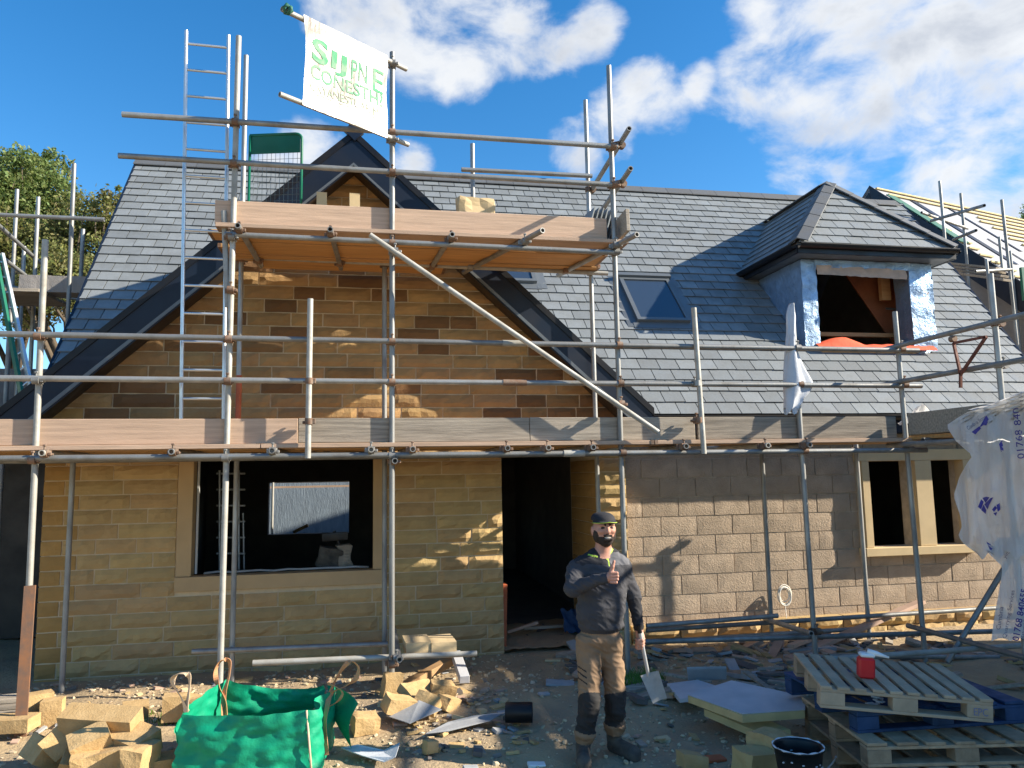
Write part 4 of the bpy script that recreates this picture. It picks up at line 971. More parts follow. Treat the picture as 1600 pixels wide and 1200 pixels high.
B.ell(hc+np.array([0,-.0930,-.051]),(.021,.010,.0055),R_['teeth'],k=.003); B.cone(hc+np.array([-.024,-.088,-.066]),hc+np.array([.024,-.088,-.066]),.011,.011,R_['beard'],k=.006)
# arm raised with the thumb up (viewer's left)
shL=m_(903,893,.03); elL=m_(888,917,-.10); wrL=m_(933,899,-.235)
B.cone(shL,elL,.066,.056,R_['shirt'],k=.03); B.cone(elL,wrL,.055,.036,R_['shirt'],k=.025); B.ell(shL+np.array([.01,0,.012]),(.062,.06,.055),R_['shirtblack'],k=.03)
hd=m_(943,897,-.262)
B.cone(wrL,hd,.027,.032,R_['skin'],k=.012); B.ell(hd+np.array([.0,.006,-.002]),(.034,.024,.042),R_['skin'],k=.012)
for i,(ln,rr) in enumerate(((.050,.0108),(.054,.0112),(.051,.0106),(.042,.0098))):
    z=.028-.0205*i; a=hd+np.array([-.018,-.022,z]); b=a+np.array([ln*.8,-.010,-.002]); c=b+np.array([-.002,.020,-.001]); e=a+np.array([.010,.002,-.003])
    B.cone(a,b,rr,rr*.95,R_['skin'],k=.004); B.cone(b,c,rr*.95,rr*.85,R_['skin'],k=.004); B.cone(c,e+np.array([0,.012,0]),rr*.85,rr*.8,R_['skin'],k=.004)
t0=hd+np.array([-.010,-.010,.034]); t1=t0+np.array([.008,-.008,.034]); t2=t1+np.array([.012,.002,.034])
B.cone(t0,t1,.015,.0125,R_['skin'],k=.010); B.cone(t1,t2,.012,.0095,R_['skin'],k=.005)
# arm hanging with the spade (viewer's right)
shR=m_(982,891,.03); elR=m_(1001,940,.045); wrR=m_(1003,986,-.015)
B.cone(shR,elR,.064,.052,R_['shirt'],k=.03); B.cone(elR,wrR,.050,.036,R_['shirtblack'],k=.02); B.ell(shR+np.array([-.008,0,.012]),(.060,.058,.055),R_['shirt'],k=.03)
hr=m_(1004,1002,-.03); B.cone(wrR,hr,.026,.030,R_['skin'],k=.012); B.ell(hr+np.array([.004,.0,-.004]),(.024,.034,.040),R_['skin'],k=.01)
sd=np.array([.20,-.02,-1.0]); sd/=np.linalg.norm(sd)
for i,(rr,dz) in enumerate(((.0112,.0),(.0115,-.020),(.011,-.040),(.0095,-.058))):
    a=hr+np.array([.016,-.026+.004*i,-.006+dz]); b=a+np.array([-.020,-.022,-.006]); c=b+np.array([-.026,.012,-.002]); d_=c+np.array([-.006,.024,.004])
    B.cone(a,b,rr,rr,R_['skin'],k=.004); B.cone(b,c,rr,rr*.9,R_['skin'],k=.004); B.cone(c,d_,rr*.9,rr*.8,R_['skin'],k=.004)
B.cone(hr+np.array([-.012,-.018,.012]),hr+np.array([-.024,-.036,-.016]),.0135,.012,R_['skin'],k=.008); B.cone(hr+np.array([-.024,-.036,-.016]),hr+np.array([-.014,-.044,-.040]),.012,.010,R_['skin'],k=.004)
lo=np.array([-.32,-.36,-.03]); hi=np.array([.42,.26,1.68]); hgrid=.0048
F_=B.field(lo,hi,hgrid); V_,Q_=surface_nets(F_,lo,hgrid)
# folds in the cloth
fc=V_[Q_].mean(1); reg=B.region(fc)
vreg=B.region(V_); cl=np.isin(vreg,[0,1,2,3,7]); 
nrm_=np.zeros_like(V_); fn_=np.cross(V_[Q_[:,2]]-V_[Q_[:,0]],V_[Q_[:,3]]-V_[Q_[:,1]])
for k in range(4): np.add.at(nrm_,Q_[:,k],fn_)
nrm_/=np.linalg.norm(nrm_,axis=1)[:,None]+1e-9
for i in np.nonzero(cl)[0]:
    p=V_[i]; a=mnoise.noise(Vector((p[0]*9,p[1]*6,p[2]*16)))*.008+(abs(mnoise.noise(Vector((p[0]*16+5,p[1]*12,p[2]*26+p[0]*14))))-.25)*-.010
    if vreg[i]==2: a*=1.3
    if p[2]<.30: a*=1.5
    V_[i]+=nrm_[i]*a
# details by position: zip, collar edge, chest yoke, stripes
x_,y_,z_=fc[:,0],fc[:,1],fc[:,2]
isS=np.isin(reg,[0,1]); zch=lambda py:(1180-py)*MK; xch=lambda px:(px-930)*MK
frontf=y_<0.0
yoke=isS&(z_>zch(884)-(x_-xch(945))*.05)&(z_<zch(866))&(np.abs(x_-xch(945))<.2); reg[yoke&(x_<xch(950))]=R_['shirtblack']; reg[yoke&(x_>=xch(955))&frontf]=R_['shirtgrey']
vneck=frontf&isS&(np.abs(x_-xch(951))<(z_-zch(873))*.9+.006)&(z_>zch(876))&(z_<zch(862)); reg[vneck]=R_['skin']
ve=frontf&isS&(z_>zch(878))&(z_<zch(860))&~vneck&(np.abs(x_-xch(951))<(z_-zch(873))*.9+.016); reg[ve]=R_['lime']
reg[frontf&isS&(np.abs(x_-xch(953))<.005)&(z_<zch(873))&(z_>zch(886))&(y_<-.0)]=R_['lime']
reg[frontf&isS&(np.abs(z_-(zch(868)-(x_-xch(922))*.25))<.005)&(x_>xch(919))&(x_<xch(936))]=R_['lime']
side=isS&(np.abs(x_-xch(982)-(z_-zch(930))*-.02)<.006)&(z_<zch(930))&(y_<.03)&(y_>-.06); reg[side]=R_['shirtgrey']
tr=reg==R_['trouser']
for k in range(3): reg[tr&(np.abs(z_-(zch(1045+k*9)-(x_-xch(905))*.6))<.006)&(x_<xch(909))]=R_['knee']
per=thing('person','man in dark grey zip top, tan work trousers and cap giving a thumbs up','person',MO)
mb=MB(); mb.add(V_+MO,[tuple(q) for q in Q_],sm=True); mb.mi=[int(r) for r in reg]
body=mb.build('body',REG,per)
m=MB(); cc=hc+MO; rows=[]
for j in range(9):
    ph=j/8*math.pi/2; rows.append([cc+np.array([.086*math.cos(t)*math.cos(ph)**.7,.012+.104*math.sin(t)*math.cos(ph)**.7,.068+.052*math.sin(ph)+.012*math.sin(t)*math.cos(ph)]) for t in np.linspace(0,2*math.pi,33)])
m.grid(rows); cap=m.build('cap','shirtblack',per); cap['label']='dark baseball cap with lime brim edge'
br_=[]
for i in range(13):
    a=-math.pi*.5+(i/12-.5)*math.pi*.86
    br_.append([cc+np.array([math.cos(a)*(.083+.010*k),.006+math.sin(a)*(.100+.050*k*abs(math.sin(a))),.066-.008*k*abs(math.sin(a))-.014*abs(math.cos(a))*k]) for k in np.linspace(0,1,5)])
m=MB(); m.grid(br_); m.build('brim','shirtblack',cap)
m=MB(); m.path([r[-1] for r in br_],.0022,6); m.build('brim_edge','lime',cap)
# spade in the hanging hand
sp=thing('spade','small flat spade with pale worn blade held in the man\'s hand','spade',MO+hr)
hs_=MO+hr+np.array([-.004,-.036,-.02]); s1=hs_+sd*.26; s0=hs_-sd*.30
bl0=atY(1012,1050,5.28)
ax=(bl0-hs_); ax/=np.linalg.norm(ax); s0=hs_-ax*.04+np.array([0,.0,0])
m=MB(); m.tube(hs_-ax*.10,bl0+ax*.03,.013,10); m.build('shaft','steel',sp)
m=MB(); m.tube(hs_-ax*.115,hs_-ax*.06,.017,10); m.build('grip','black',sp)
q0,q1,q2,q3=[atY(*q,5.27) for q in ((1001,1056),(1029,1048),(1044,1092),(1022,1101))]
m=MB(); G=[]
for i in range(7):
    G.append([ (q0+(q1-q0)*i/6)*(1-j/8)+(q3+(q2-q3)*i/6)*(j/8)+np.array([0,.012*math.sin(math.pi*i/6)+.02*(j/8),0]) for j in range(9)])
m.grid(G); m.grid([[p+np.array([0,.003,0]) for p in r] for r in G]); m.build('blade','steel',sp)
# ================================================================== POLYTHENE SHEET with print, at the scaffold return
pb=thing('printed_polythene','large printed white polythene sheet draped over the scaffold return','polythene',atY(1580,1000,6.0))
def fold(x,y):
    """depth of the draped sheet at picture column x, row y: vertical folds fanning out from the top"""
    a=(x-1480)/150.0; t=(y-610)/400.0
    dd=ray(x,y); return 5.27*dd[1]/dd[0]-.05+.075*abs(math.sin(a*9+t*1.2))**.7*(1-.5*t)+.035*math.sin(a*27-t*4)*(1-.5*t)+.06*mnoise.noise(Vector((a*4,t*6,1.7)))+.03*abs(mnoise.noise(Vector((a*11+t*3,t*5,4.4))))
left_u=[(612,1600),(632,1552),(645,1508),(665,1478),(690,1494),(712,1520),(722,1512),(745,1499),(775,1490),(805,1500),(822,1503),(838,1497),(850,1506),(868,1531),(880,1552)]
G=[]
for j in range(41):
    y=612+(868-612)*j/40; xl=lerp_tab(left_u,y); G.append([atY(xl+(1690-xl)*(i/36)**1.2,y+(6*math.sin(i*.9) if j==40 else 0),fold(xl+(1690-xl)*(i/36)**1.2,y)) for i in range(37)])
m=MB(); m.grid(G); m.build('upper_fold','plastic',pb)
left_l=[(840,1560),(862,1542),(885,1566),(900,1565),(930,1560),(960,1554),(1000,1549)]
def fold2(x,y): dd=ray(x,y); return fold(x,y)*.35+(5.27*dd[1]/dd[0])*.65+.03
G=[]
for j in range(31):
    y=840+(1002-840)*j/30; xl=lerp_tab(left_l,y); G.append([atY(xl+(1690-xl)*i/24,y+(-5*abs(math.sin(i*.6)) if j==30 else 0),fold2(xl+(1690-xl)*i/24,y)) for i in range(25)])
m=MB(); m.grid(G); m.build('lower_fold','plastic',pb)
# the top of the sheet goes back over the deck
G=[]
for j in range(9):
    row=[]
    for i in range(25):
        x=1512+(1690-1512)*i/24; y=lerp_tab([(1512,640),(1552,630),(1600,610),(1700,575)],x); p=atY(x,y,fold(x,y)); row.append(p+np.array([j*.06,j*.03,.03*math.sin(j*.5+i*.7)*(j/8)-.12*(j/8)**2]))
    G.append(row)
m=MB(); m.grid(G); m.build('top_fold','plastic',pb)
def sheet_text(txt,org,ang,size,wid,m,f=fold2,bold=0.0,bend=0.0,nm='lettering'):
    """lettering printed on the sheet: origin, reading direction (degrees, picture), cap height and length in picture units"""
    v,fc_=text_pts(txt,bold); a=rad(ang); ux,uy=math.cos(a),-math.sin(a); vx,vy=-math.sin(a),-math.cos(a); P=[]
    for s,t in v:
        x=org[0]+ux*s*wid+vx*t*size+bend*math.sin(s*3); y=org[1]+uy*s*wid+vy*t*size; p=atY(x,y,f(x,y)); P.append(p-ray(x,y)/np.linalg.norm(ray(x,y))*.010)
    mb=MB(); mb.add(P,fc_); mb.build(nm,m,pb)
sheet_text('Cumbria',(1563,984),82,7,36,'inkgrey'); sheet_text('Quarrying Services',(1574,998),80,8,76,'inkgrey'); sheet_text('01768 840655',(1592,1002),80,11,82,'ink',bold=.012); sheet_text('Natural Stone Suppliers',(1601,1000),80,7,80,'inkgrey')
sheet_text('Cumbria',(1567,868),52,9,32,'inkgrey'); sheet_text('ying Services',(1573,874),58,8,46,'inkgrey'); 
sheet_text('01768',(1601,716),96,11,45,'ink',f=fold); sheet_text('840',(1595.6,664),96,11,27,'ink',f=fold)
sheet_text('Cumbria Stone',(1513,672),34,6,34,'inkgrey',f=fold)
def logo(pts,nm='printed_logo',f=fold,m='ink'):
    mb=MB(); 
    for poly in pts: mb.add([atY(x,y,f(x,y))-ray(x,y)/np.linalg.norm(ray(x,y))*.012 for x,y in poly],[tuple(range(len(poly)))])
    mb.build(nm,m,pb)
# mountain marks: dark blue pennants with white wavy gaps
logo([[(1528,792),(1533,780),(1537,784),(1533,796)],[(1535,778),(1541,776),(1546,777),(1540,786)],[(1538,788),(1548,778),(1552,777),(1546,788),(1543,796)],[(1533,797),(1537,788),(1541,797),(1540,803)]])
logo([[(1550,796),(1555,790),(1558,794),(1553,800)],[(1557,789),(1562,786),(1563,796),(1559,800)],[(1552,802),(1558,800),(1556,806)]])
logo([[(1530,668),(1541,649),(1545,655),(1541,661),(1534,666)],[(1518,675),(1530,666),(1533,669),(1524,679)],[(1537,664),(1544,658),(1541,665)]]); logo([[(1561,694),(1566,687),(1568,704),(1564,706)]]); logo([[(1541,846),(1548,851),(1554,857),(1550,866),(1545,855)]],f=fold2)
# ================================================================== GREEN BULK BAG
bg_=thing('bulk_bag','open bright green woven bulk bag with orange lifting loops','bulk bag',(-.7,5.55,0))
c4=[atZ(284,1116,.40),atZ(480,1112,.40),atZ(508,1070,.40),atZ(352,1070,.42)]
zr=[.40,.41,.40,.46]
def ring(s,t):
    """s round the bag 0..4, t 0 at the rim to 1 at the ground"""
    k=int(s)%4; f=s-int(s); a,b=c4[k],c4[(k+1)%4]; p=a+(b-a)*f; ctr=sum(c4)/4
    bul=.04*math.sin(math.pi*f)*(1 if k!=0 else .5)+.05*t; d=p[:2]-ctr[:2]; d=d/np.linalg.norm(d)
    sagd=(-.06*math.sin(math.pi*f) if k==2 else -.015*math.sin(math.pi*f)); z=(zr[k]+(zr[(k+1)%4]-zr[k])*f+sagd)*(1-t)+.0*t
    w=.034*mnoise.noise(Vector((s*2.6,t*3,4)))+.016*mnoise.noise(Vector((s*7+t*3,t*8,9)))+.012*abs(mnoise.noise(Vector((s*11-t*6,t*9,3))))
    if k==0: w=w*.9+.020*mnoise.noise(Vector((s*9,t*5+s*4,2)))
    if k in (1,): w+=.06*math.sin(f*9)*(1-t*.6)
    q=np.array([p[0]+d[0]*(bul+w),p[1]+d[1]*(bul+w),z+(.014*mnoise.noise(Vector((s*5,0,7))) if t<.02 else 0)]); return q
for k,nm in enumerate(('front_panel','side_panel','back_panel','side_panel')):
    m=MB(); m.grid([[ring(k+i/44*.9999,j/24) for j in range(25)] for i in range(45)]); m.build(nm,'bag',bg_)
m=MB(); m.prism([ring(k,.98) for k in range(4)],(0,0,.01)); m.build('bag_floor','bag',bg_)
m=MB(); a,b=c4[1],c4[2]
def flap(s,t):
    p=a+(b-a)*(1.0-.15*s); q=p+np.array([.05+.20*s*(1-.3*t),.06-.25*s,-.02-.30*t*(.4+.6*s)-.05*s]); q[0]+=.03*math.sin(t*4+s*3); return q
m.grid([[flap(i/10,j/10) for j in range(11)] for i in range(11)]); m.build('side_flap','bag',bg_)
m=MB(); m.path([ring(1,.0)+np.array([0,-.01,0]),ring(1,.5)+np.array([0,-.012,0]),ring(1,1.)+np.array([0,-.012,0])],.007,6); m.build('seam','strapwhite',bg_)
def strap(pts,m='strap',w=.022,nm='lifting_loop'):
    """flat webbing loop along a smooth path"""
    pts=[V3(p) for p in pts]; cur=[]
    for i in range(len(pts)-1):
        p0,p1,p2,p3=pts[max(i-1,0)],pts[i],pts[i+1],pts[min(i+2,len(pts)-1)]
        for t in np.linspace(0,1,7)[:-1]: cur.append(.5*((2*p1)+(p2-p0)*t+(2*p0-5*p1+4*p2-p3)*t*t+(3*p1-p0-3*p2+p3)*t**3))
    cur.append(pts[-1]); G=[]
    for i,p in enumerate(cur):
        d=(cur[min(i+1,len(cur)-1)]-cur[max(i-1,0)]).normalized(); tw=.9*math.sin(i*.22); sd_=Vector((math.cos(tw)*.5,-math.sin(tw)*.8,.0)); sd_=(sd_-d*sd_.dot(d)).normalized(); nn=d.cross(sd_)
        G.append([p+sd_*w*.8+nn*.002,p-sd_*w*.8+nn*.002,p-sd_*w*.8-nn*.002,p+sd_*w*.8-nn*.002,p+sd_*w*.8+nn*.002])
    mb=MB(); mb.grid(G,sm=False); mb.build(nm,m,bg_)
def pyz(l,Y): return [atY(x,y,Y+dy) for x,y,dy in l]
y0=c4[0][1]; strap(pyz([(292,1112,0),(283,1090,.0),(270,1068,.02),(274,1055,.0),(286,1052,-.02),(295,1056,-.03),(296,1075,-.02),(290,1112,0)],y0),'strapwhite')
y3=c4[3][1]; strap(pyz([(352,1126,0),(352,1095,0),(340,1070,.0),(337,1048,0),(345,1033,-.02),(358,1033,0),(358,1055,0),(350,1085,.0),(349,1126,.0)],y3-.05))
y2=c4[2][1]-.15; strap(pyz([(510,1180,-.25),(508,1130,-.2),(511,1105,-.1),(517,1080,0),(528,1055,0),(546,1034,0),(560,1042,0),(556,1060,0),(540,1072,0),(522,1080,.0),(510,1092,0),(490,1110,0)],y2)); strap(pyz([(512,1068,-.02),(528,1075,-.04),(535,1085,-.05),(522,1100,-.03),(490,1112,0)],y2),w=.012)
# ================================================================== PALLETS
def pallet(O_,yaw,tilt,L_,W_,m,label,nslat=9,gap=None,deckup=True,blocks=3,roll=0.0):
    """O_ front-left bottom corner, L_ along the front, W_ going back"""
    R=RZ(yaw)@EU(roll,tilt,0); O_=V3(O_); t=thing('pallet',label,'pallet',O_)
    P=lambda x,y,z:O_+R@Vector((x,y,z))
    def bx(nm,x0,x1,y0,y1,z0,z1,mm=m):
        mb=MB(); mb.box(P((x0+x1)/2,(y0+y1)/2,(z0+z1)/2),(x1-x0,y1-y0,z1-z0),R@EU(random.uniform(-.006,.006),random.uniform(-.004,.004),random.uniform(-.006,.006)),bev=.003); mb.build(nm,mm,t)
    for k in range(3):
        y=k*(W_-.1)/2; bx('bottom_board',0,L_,y,y+.1,0,.02)
        for b in range(blocks): x=b*(L_-.145)/(blocks-1); bx('block',x,x+.145,y,y+.1,.0205,.098)
        bx('stringer_board',0,L_,y,y+.1,.0985,.118)
    sw=(L_/nslat)*.74
    for k in range(nslat):
        x=k*(L_-sw)/(nslat-1); bx('slat',x,x+sw*random.uniform(.92,1.05),-.004,W_+.004,.1185,.138)
    return t,P,R
c_=atZ(1355,1165,.27); cb_=atZ(1262,1095,.27); dv=cb_-c_; yaw_b=math.atan2(dv[1],dv[0])-math.pi/2
pallet((c_[0],c_[1],.0),yaw_b,0,1.2,1.0,'pallet','bottom wooden pallet of the stack beside the black bucket',7)
pallet((c_[0]+.005,c_[1]+.01,.1395),yaw_b+.01,0,1.2,1.0,'pallet','wooden pallet directly under the dark blue pallet',7)
bl_=atZ(1345,1110,.40); pallet((c_[0]+.06,c_[1]+.17,.279),yaw_b+.12,0,1.15,.95,'palletblue','dark blue pallet scattered with white crumbs, in the middle of the stack',6)
A_=atZ(1280,1074,.56); B_=atZ(1546,1096,.50); dv=B_-A_; yw=math.atan2(dv[1],dv[0])
tl=math.atan2(-(dv[2]),np.linalg.norm(dv[:2]))
tp,P_,Rp=pallet((A_[0],A_[1],.437),yw,tl,.99,.80,'palletgrey','topmost greyish slatted pallet with a red tub on it',10,roll=.02)
mb=MB(); v,f=text_pts('EPC',.0); mb.add([P_(.88+a*.08,-.003,.035+b*.045) for a,b in v],f); mb.build('stencil','inkgrey',tp)
# crumbs on the pallets
for k in range(14):
    m=MB(); x,y=c_[0]+random.uniform(.15,.9),c_[1]+random.uniform(.1,.5); m.box((x,y,.425+.004),(random.uniform(.02,.06),random.uniform(.02,.04),.008),RZ(random.random()*3)); m.build('plaster_crumb','white',None,label='small white plaster crumb on the dark blue pallet',cat='crumb',group='white crumbs on the blue pallet')
tb=thing('tub','red plastic tub with white lid lying on the top pallet','tub',P_(.33,.25,.14))
m=MB(); m.box(P_(.34,.26,.205),(.10,.075,.13),Rp,bev=.012); m.build('body','red',tb)
m=MB(); m.box(P_(.345,.26,.285),(.09,.07,.025),Rp,bev=.008); m.path([P_(.35,.26,.305),P_(.40,.24,.300),P_(.47,.22,.285)],[.020,.017,.006],8); m.build('lid','white',tb)
# ================================================================== BUCKET
bc=atZ(1247,1166,.27); bk=thing('bucket','black rubber builder\'s bucket with dried pale mortar on the rim','bucket',(bc[0],bc[1],0))
prof=[(.105,0),(.118,.10),(.132,.20),(.140,.262),(.150,.264),(.150,.274),(.136,.275),(.130,.262),(.122,.18),(.108,.05),(0.0,.05)]
G=[[(bc[0]+r*math.cos(a),bc[1]+r*math.sin(a),z) for a in np.linspace(0,2*math.pi,33)] for r,z in prof]
m=MB(); m.grid(G); m.build('body','black',bk)
m=MB(); rr=[]
for i,a in enumerate(np.linspace(0,2*math.pi,41)): rr.append((bc[0]+.146*math.cos(a),bc[1]+.146*math.sin(a),.275+.002*math.sin(i*2.1)))
m.path(rr,[.004+.0025*math.sin(i*1.7) for i in range(41)],6); m.build('mortar_rim','cloth',bk)
m=MB(); 
for k in range(40):
    a=random.random()*6.28; z=random.uniform(.12,.26); r=.118+.02*(z-.1)/.16; m.box((bc[0]+r*math.cos(a),bc[1]+r*math.sin(a),z),(random.uniform(.006,.02),random.uniform(.004,.014),.006),RZ(a))
o=m.build('mortar_splash','cloth',bk,kind='stuff')
m=MB(); m.path([(bc[0]+.15*math.cos(a),bc[1]-.15+.02*math.sin(a*2),.255-.10*abs(math.sin(a))) for a in np.linspace(-.1,.9,8)],.006,6); m.build('handle','galv',bk)
# ================================================================== BOARDS, SHEETS AND OFFCUTS on the ground
def slab(name,pxs,Z,th,m,label,cat,parent=None,group=None):
    P=[atZ(x,y,z) for (x,y),z in zip(pxs,Z if hasattr(Z,'__len__') else [Z]*len(pxs))]
    mb=MB(); mb.prism(P,(0,0,-th)); return mb.build(name,m,parent,label=label,cat=cat,group=group)
ib=thing('insulation_board','foil-faced yellow foam insulation board lying flat among the rubble','board',atZ(1160,1115,0))
slab('foam_core',[(1075,1087),(1143,1065),(1258,1090),(1257,1111),(1160,1118)],[.20,.24,.24,.22,.20],.05,'foam',None,None,ib)
slab('foil_face',[(1074,1085),(1143,1063),(1259,1088),(1258,1108.5),(1160,1115)],[.206,.246,.246,.226,.206],.004,'board',None,None,ib)
slab('foam_offcut',[(1100,1108),(1170,1112),(1235,1140),(1180,1142)],[.13,.15,.10,.08],.05,'foam','yellow foam offcut poking out below the foil-faced board','foam')
slab('plasterboard',[(1042,1068),(1090,1062),(1130,1075),(1085,1090),(1062,1092)],[.10,.13,.13,.12,.10],.03,'board','grey broken board edge behind the insulation board','board')
slab('grey_panel',[(1073,1042),(1135,1041),(1135,1058),(1075,1059)],[.22,.22,.12,.12],.02,'lead','small blue-grey panel propped near the foot of the block wall','panel')
slab('lead_sheet',[(604,1118),(655,1094),(690,1108),(640,1130)],[.06,.14,.10,.05],.006,'lead','grey metal sheet lying on stones beside the scaffold foot','sheet')
slab('membrane_strip',[(665,1146),(700,1128),(740,1118),(790,1112),(765,1126),(700,1142)],[.035,.05,.05,.06,.05,.035],.004,'lead','long curled strip of grey roofing sheet on sunlit ground','sheet')
slab('membrane_scrap',[(533,1168),(560,1163),(600,1172),(625,1160),(618,1182),(600,1190),(565,1180)],[.03,.05,.03,.07,.06,.03,.03],.006,'cloth','crumpled pale grey membrane scrap right of the bulk bag','sheet')
# planks leaning by the block wall
for a,b,w_,m_n,lab in (((1195,1046),(1440,940),.11,'pinkwood','long pinkish plank leaning up towards the two-light window'),((1235,1010),(1300,985),.07,'pinkwood','short pink batten under the coiled cable')):
    p=atY(*a,7.5); q=atY(*b,8.3); m=MB(); m.bar(p,q,w_,.04,bev=.003); m.build('plank',m_n,None,label=lab,cat='plank')
for k,(a,b,Z,lab) in enumerate((((1035,1052),(1110,1066),.10,'thin grey batten on the ground right of the spade'),((1150,1066),(1235,1078),.16,'weathered lath lying behind the insulation board'),((1165,1050),(1215,1085),.18,'splintered lath crossing the rubble by the pallets'),((1200,1064),(1245,1070),.2,'short dark lath beside the top pallet'))):
    p,q=atZ(*a,Z),atZ(*b,Z); m=MB(); m.bar(p,q,.05,.02,bev=.002); m.build('lath','toeold',None,label=lab,cat='lath')
# coil of white cable on the block wall
cl_=thing('cable_coil','coil of white cable hanging on the block wall','cable',atY(1226,945,8.6))
cc_=atY(1226,931,8.56)
for k in range(5):
    m=MB(); r=.075+.012*k-.02*(k==4); m.path([(cc_[0]+r*.8*math.cos(a)+.01*math.sin(k*3),8.57-.014*(k%3)+.006*math.sin(a*3+k),cc_[2]+r*1.05*math.sin(a)+.01*math.cos(k*2)) for a in np.linspace(0,2*math.pi,25)[:-1]],.0065,6,closed=True); m.build('turn','cable',cl_)
m=MB(); m.path([cc_+np.array([0,0,-.1]),cc_+np.array([.0,-.02,-.35]),cc_+np.array([.15,-.1,-.55])],.004,5); m.build('tail','cable',cl_)
# black drainpipe offcut and clay brackets
pp=thing('pipe_offcut','short black plastic pipe offcut on sunlit ground','pipe',atZ(810,1118,0))
p0,p1=atZ(790,1113,.09),atZ(832,1113,.09); m=MB(); m.tube(p0,p1,.075,20,inner=.070); m.build('pipe','black',pp)
# rusty steel strip against the left standard
rs=MB(); p,q=atY(31,1158,6.75),atY(47,915,6.95); rs.bar(q,p,.085,.012); rs.build('steel_strip','rustplate',None,label='tall rusty steel strip leaning on the left scaffold upright',cat='steel strip')
# blocks and tray by the middle standard
z=.38
for k,(px_,dx,lab) in enumerate(((651,0,'pale block with orange mortar on the foot ledger'),(690,0,'split pale block resting beside the mortared block on the foot ledger'))):
    c=atY(px_,1008,7.3); rock('block',(c[0],7.33,c[2]-.0),(.23,.36,.11),EU(0,0,.04),'palestone',lab,'block',rough=.004)
for a,b,w_,lab in (((600,1090),(705,1032),.10,'long timber leaning under the split pale block'),((726,1062),(712,1022),.09,'pale board end leaning by the doorway rubble')):
    p,q=atY(*a,7.2),atY(*b,7.75); m=MB(); m.bar(p,q,w_,.07,bev=.004); m.build('timber','wood' if w_==.10 else 'board',None,label=lab,cat='timber')
# ================================================================== CUT STONES
def cut(px,py,Z,d,e,label,m='cutstone',group=None,rough=.003,seg=3):
    c=atZ(px,py,Z); return rock('cut_stone',c,d,EU(*e),m,label,'stone',group,rough,seg)
cut(158,1128,.30,(.50,.17,.15),(rad(20),rad(4),-.22),'long smooth yellow stone lying on top of the pile left of the green bag')
cut(142,1162,.21,(.24,.16,.17),(rad(25),rad(-18),.35),'square yellow stone tilted just under the long top stone of the pile')
cut(92,1158,.17,(.19,.28,.17),(rad(-20),rad(-38),.6),'dark-sided stone tipped against the left end of the pile')
cut(70,1176,.10,(.2,.2,.16),(rad(10),rad(35),.9),'small greyish stone at the left foot of the pile')
cut(207,1158,.19,(.30,.22,.15),(rad(16),rad(10),-.6),'flat-topped yellow stone at the right side of the pile')
cut(160,1192,.10,(.34,.24,.2),(rad(4),rad(-6),.25),'large chipped stone at the front of the pile',rough=.016,seg=4)
cut(218,1190,.12,(.14,.26,.2),(rad(0),rad(4),-.2),'upright rough-ended stone at the front of the pile near the green bag',rough=.014,seg=4)
cut(120,1195,.08,(.2,.2,.18),(rad(30),rad(20),.2),'half-hidden stone below the tilted square stone')
cut(250,1194,.04,(.3,.2,.1),(0,0,.3),'low yellow stone between the pile and the green bag')
cut(82,1112,.10,(.16,.12,.2),(0,0,.1),'upright squared stone near the rusty strip',)
cut(60,1104,.12,(.2,.14,.22),(0,0,.5),'yellow squared stone behind the rusty strip')
cut(20,1130,.08,(.32,.2,.1),(0,0,-.1),'yellow slab end at the foot of the rusty strip')
cut(212,1110,.05,(.2,.13,.12),(rad(15),0,.3),'broken yellow stone behind the long top stone')
cut(275,1105,.10,(.20,.15,.2),(0,rad(2),.1),'squared stone left of the back bag loop'); cut(320,1104,.10,(.24,.15,.18),(0,rad(-3),.2),'rough yellow stone between the bag loops',rough=.02,seg=4)
for k,(x,y,Z,d,e,lab) in enumerate(((622,1100,.12,(.22,.14,.12),(.2,.3,.4),'yellow stone lump leaning on the middle scaffold foot'),(655,1082,.13,(.3,.18,.08),(.5,.1,.7),'flat yellow stone tilted on rubble behind the grey metal sheet'),(690,1076,.13,(.2,.16,.1),(.1,.2,.1),'yellow stone block below the leaning board end'),(668,1100,.10,(.2,.14,.1),(.6,.2,-.6),'stone wedge behind the grey metal sheet'),(700,1098,.07,(.18,.12,.1),(.2,.4,.9),'broken yellow stone in sun left of the pipe'),(570,1130,.05,(.2,.16,.12),(.1,.1,.3),'rounded sandstone lump right of the bag'),(612,1070,.12,(.16,.14,.2),(0,.1,.2),'dark yellow stone behind the middle scaffold foot'),(672,1166,.04,(.09,.08,.09),(0,.1,.4),'small brown stone cube on sunlit ground'),(1205,1170,.10,(.20,.22,.2),(0,.1,.5),'pale sandstone lump behind the bucket'),(1185,1192,.06,(.26,.2,.16),(0,.1,.2),'rounded sandstone boulder left of the bucket'),(1080,1188,.04,(.16,.12,.10),(0,.1,.1),'small brown squared stone in the shade left of the bucket'))):
    cut(x,y,Z,d,e,lab,'cutstone' if k<9 else 'stone',rough=.016,seg=4)
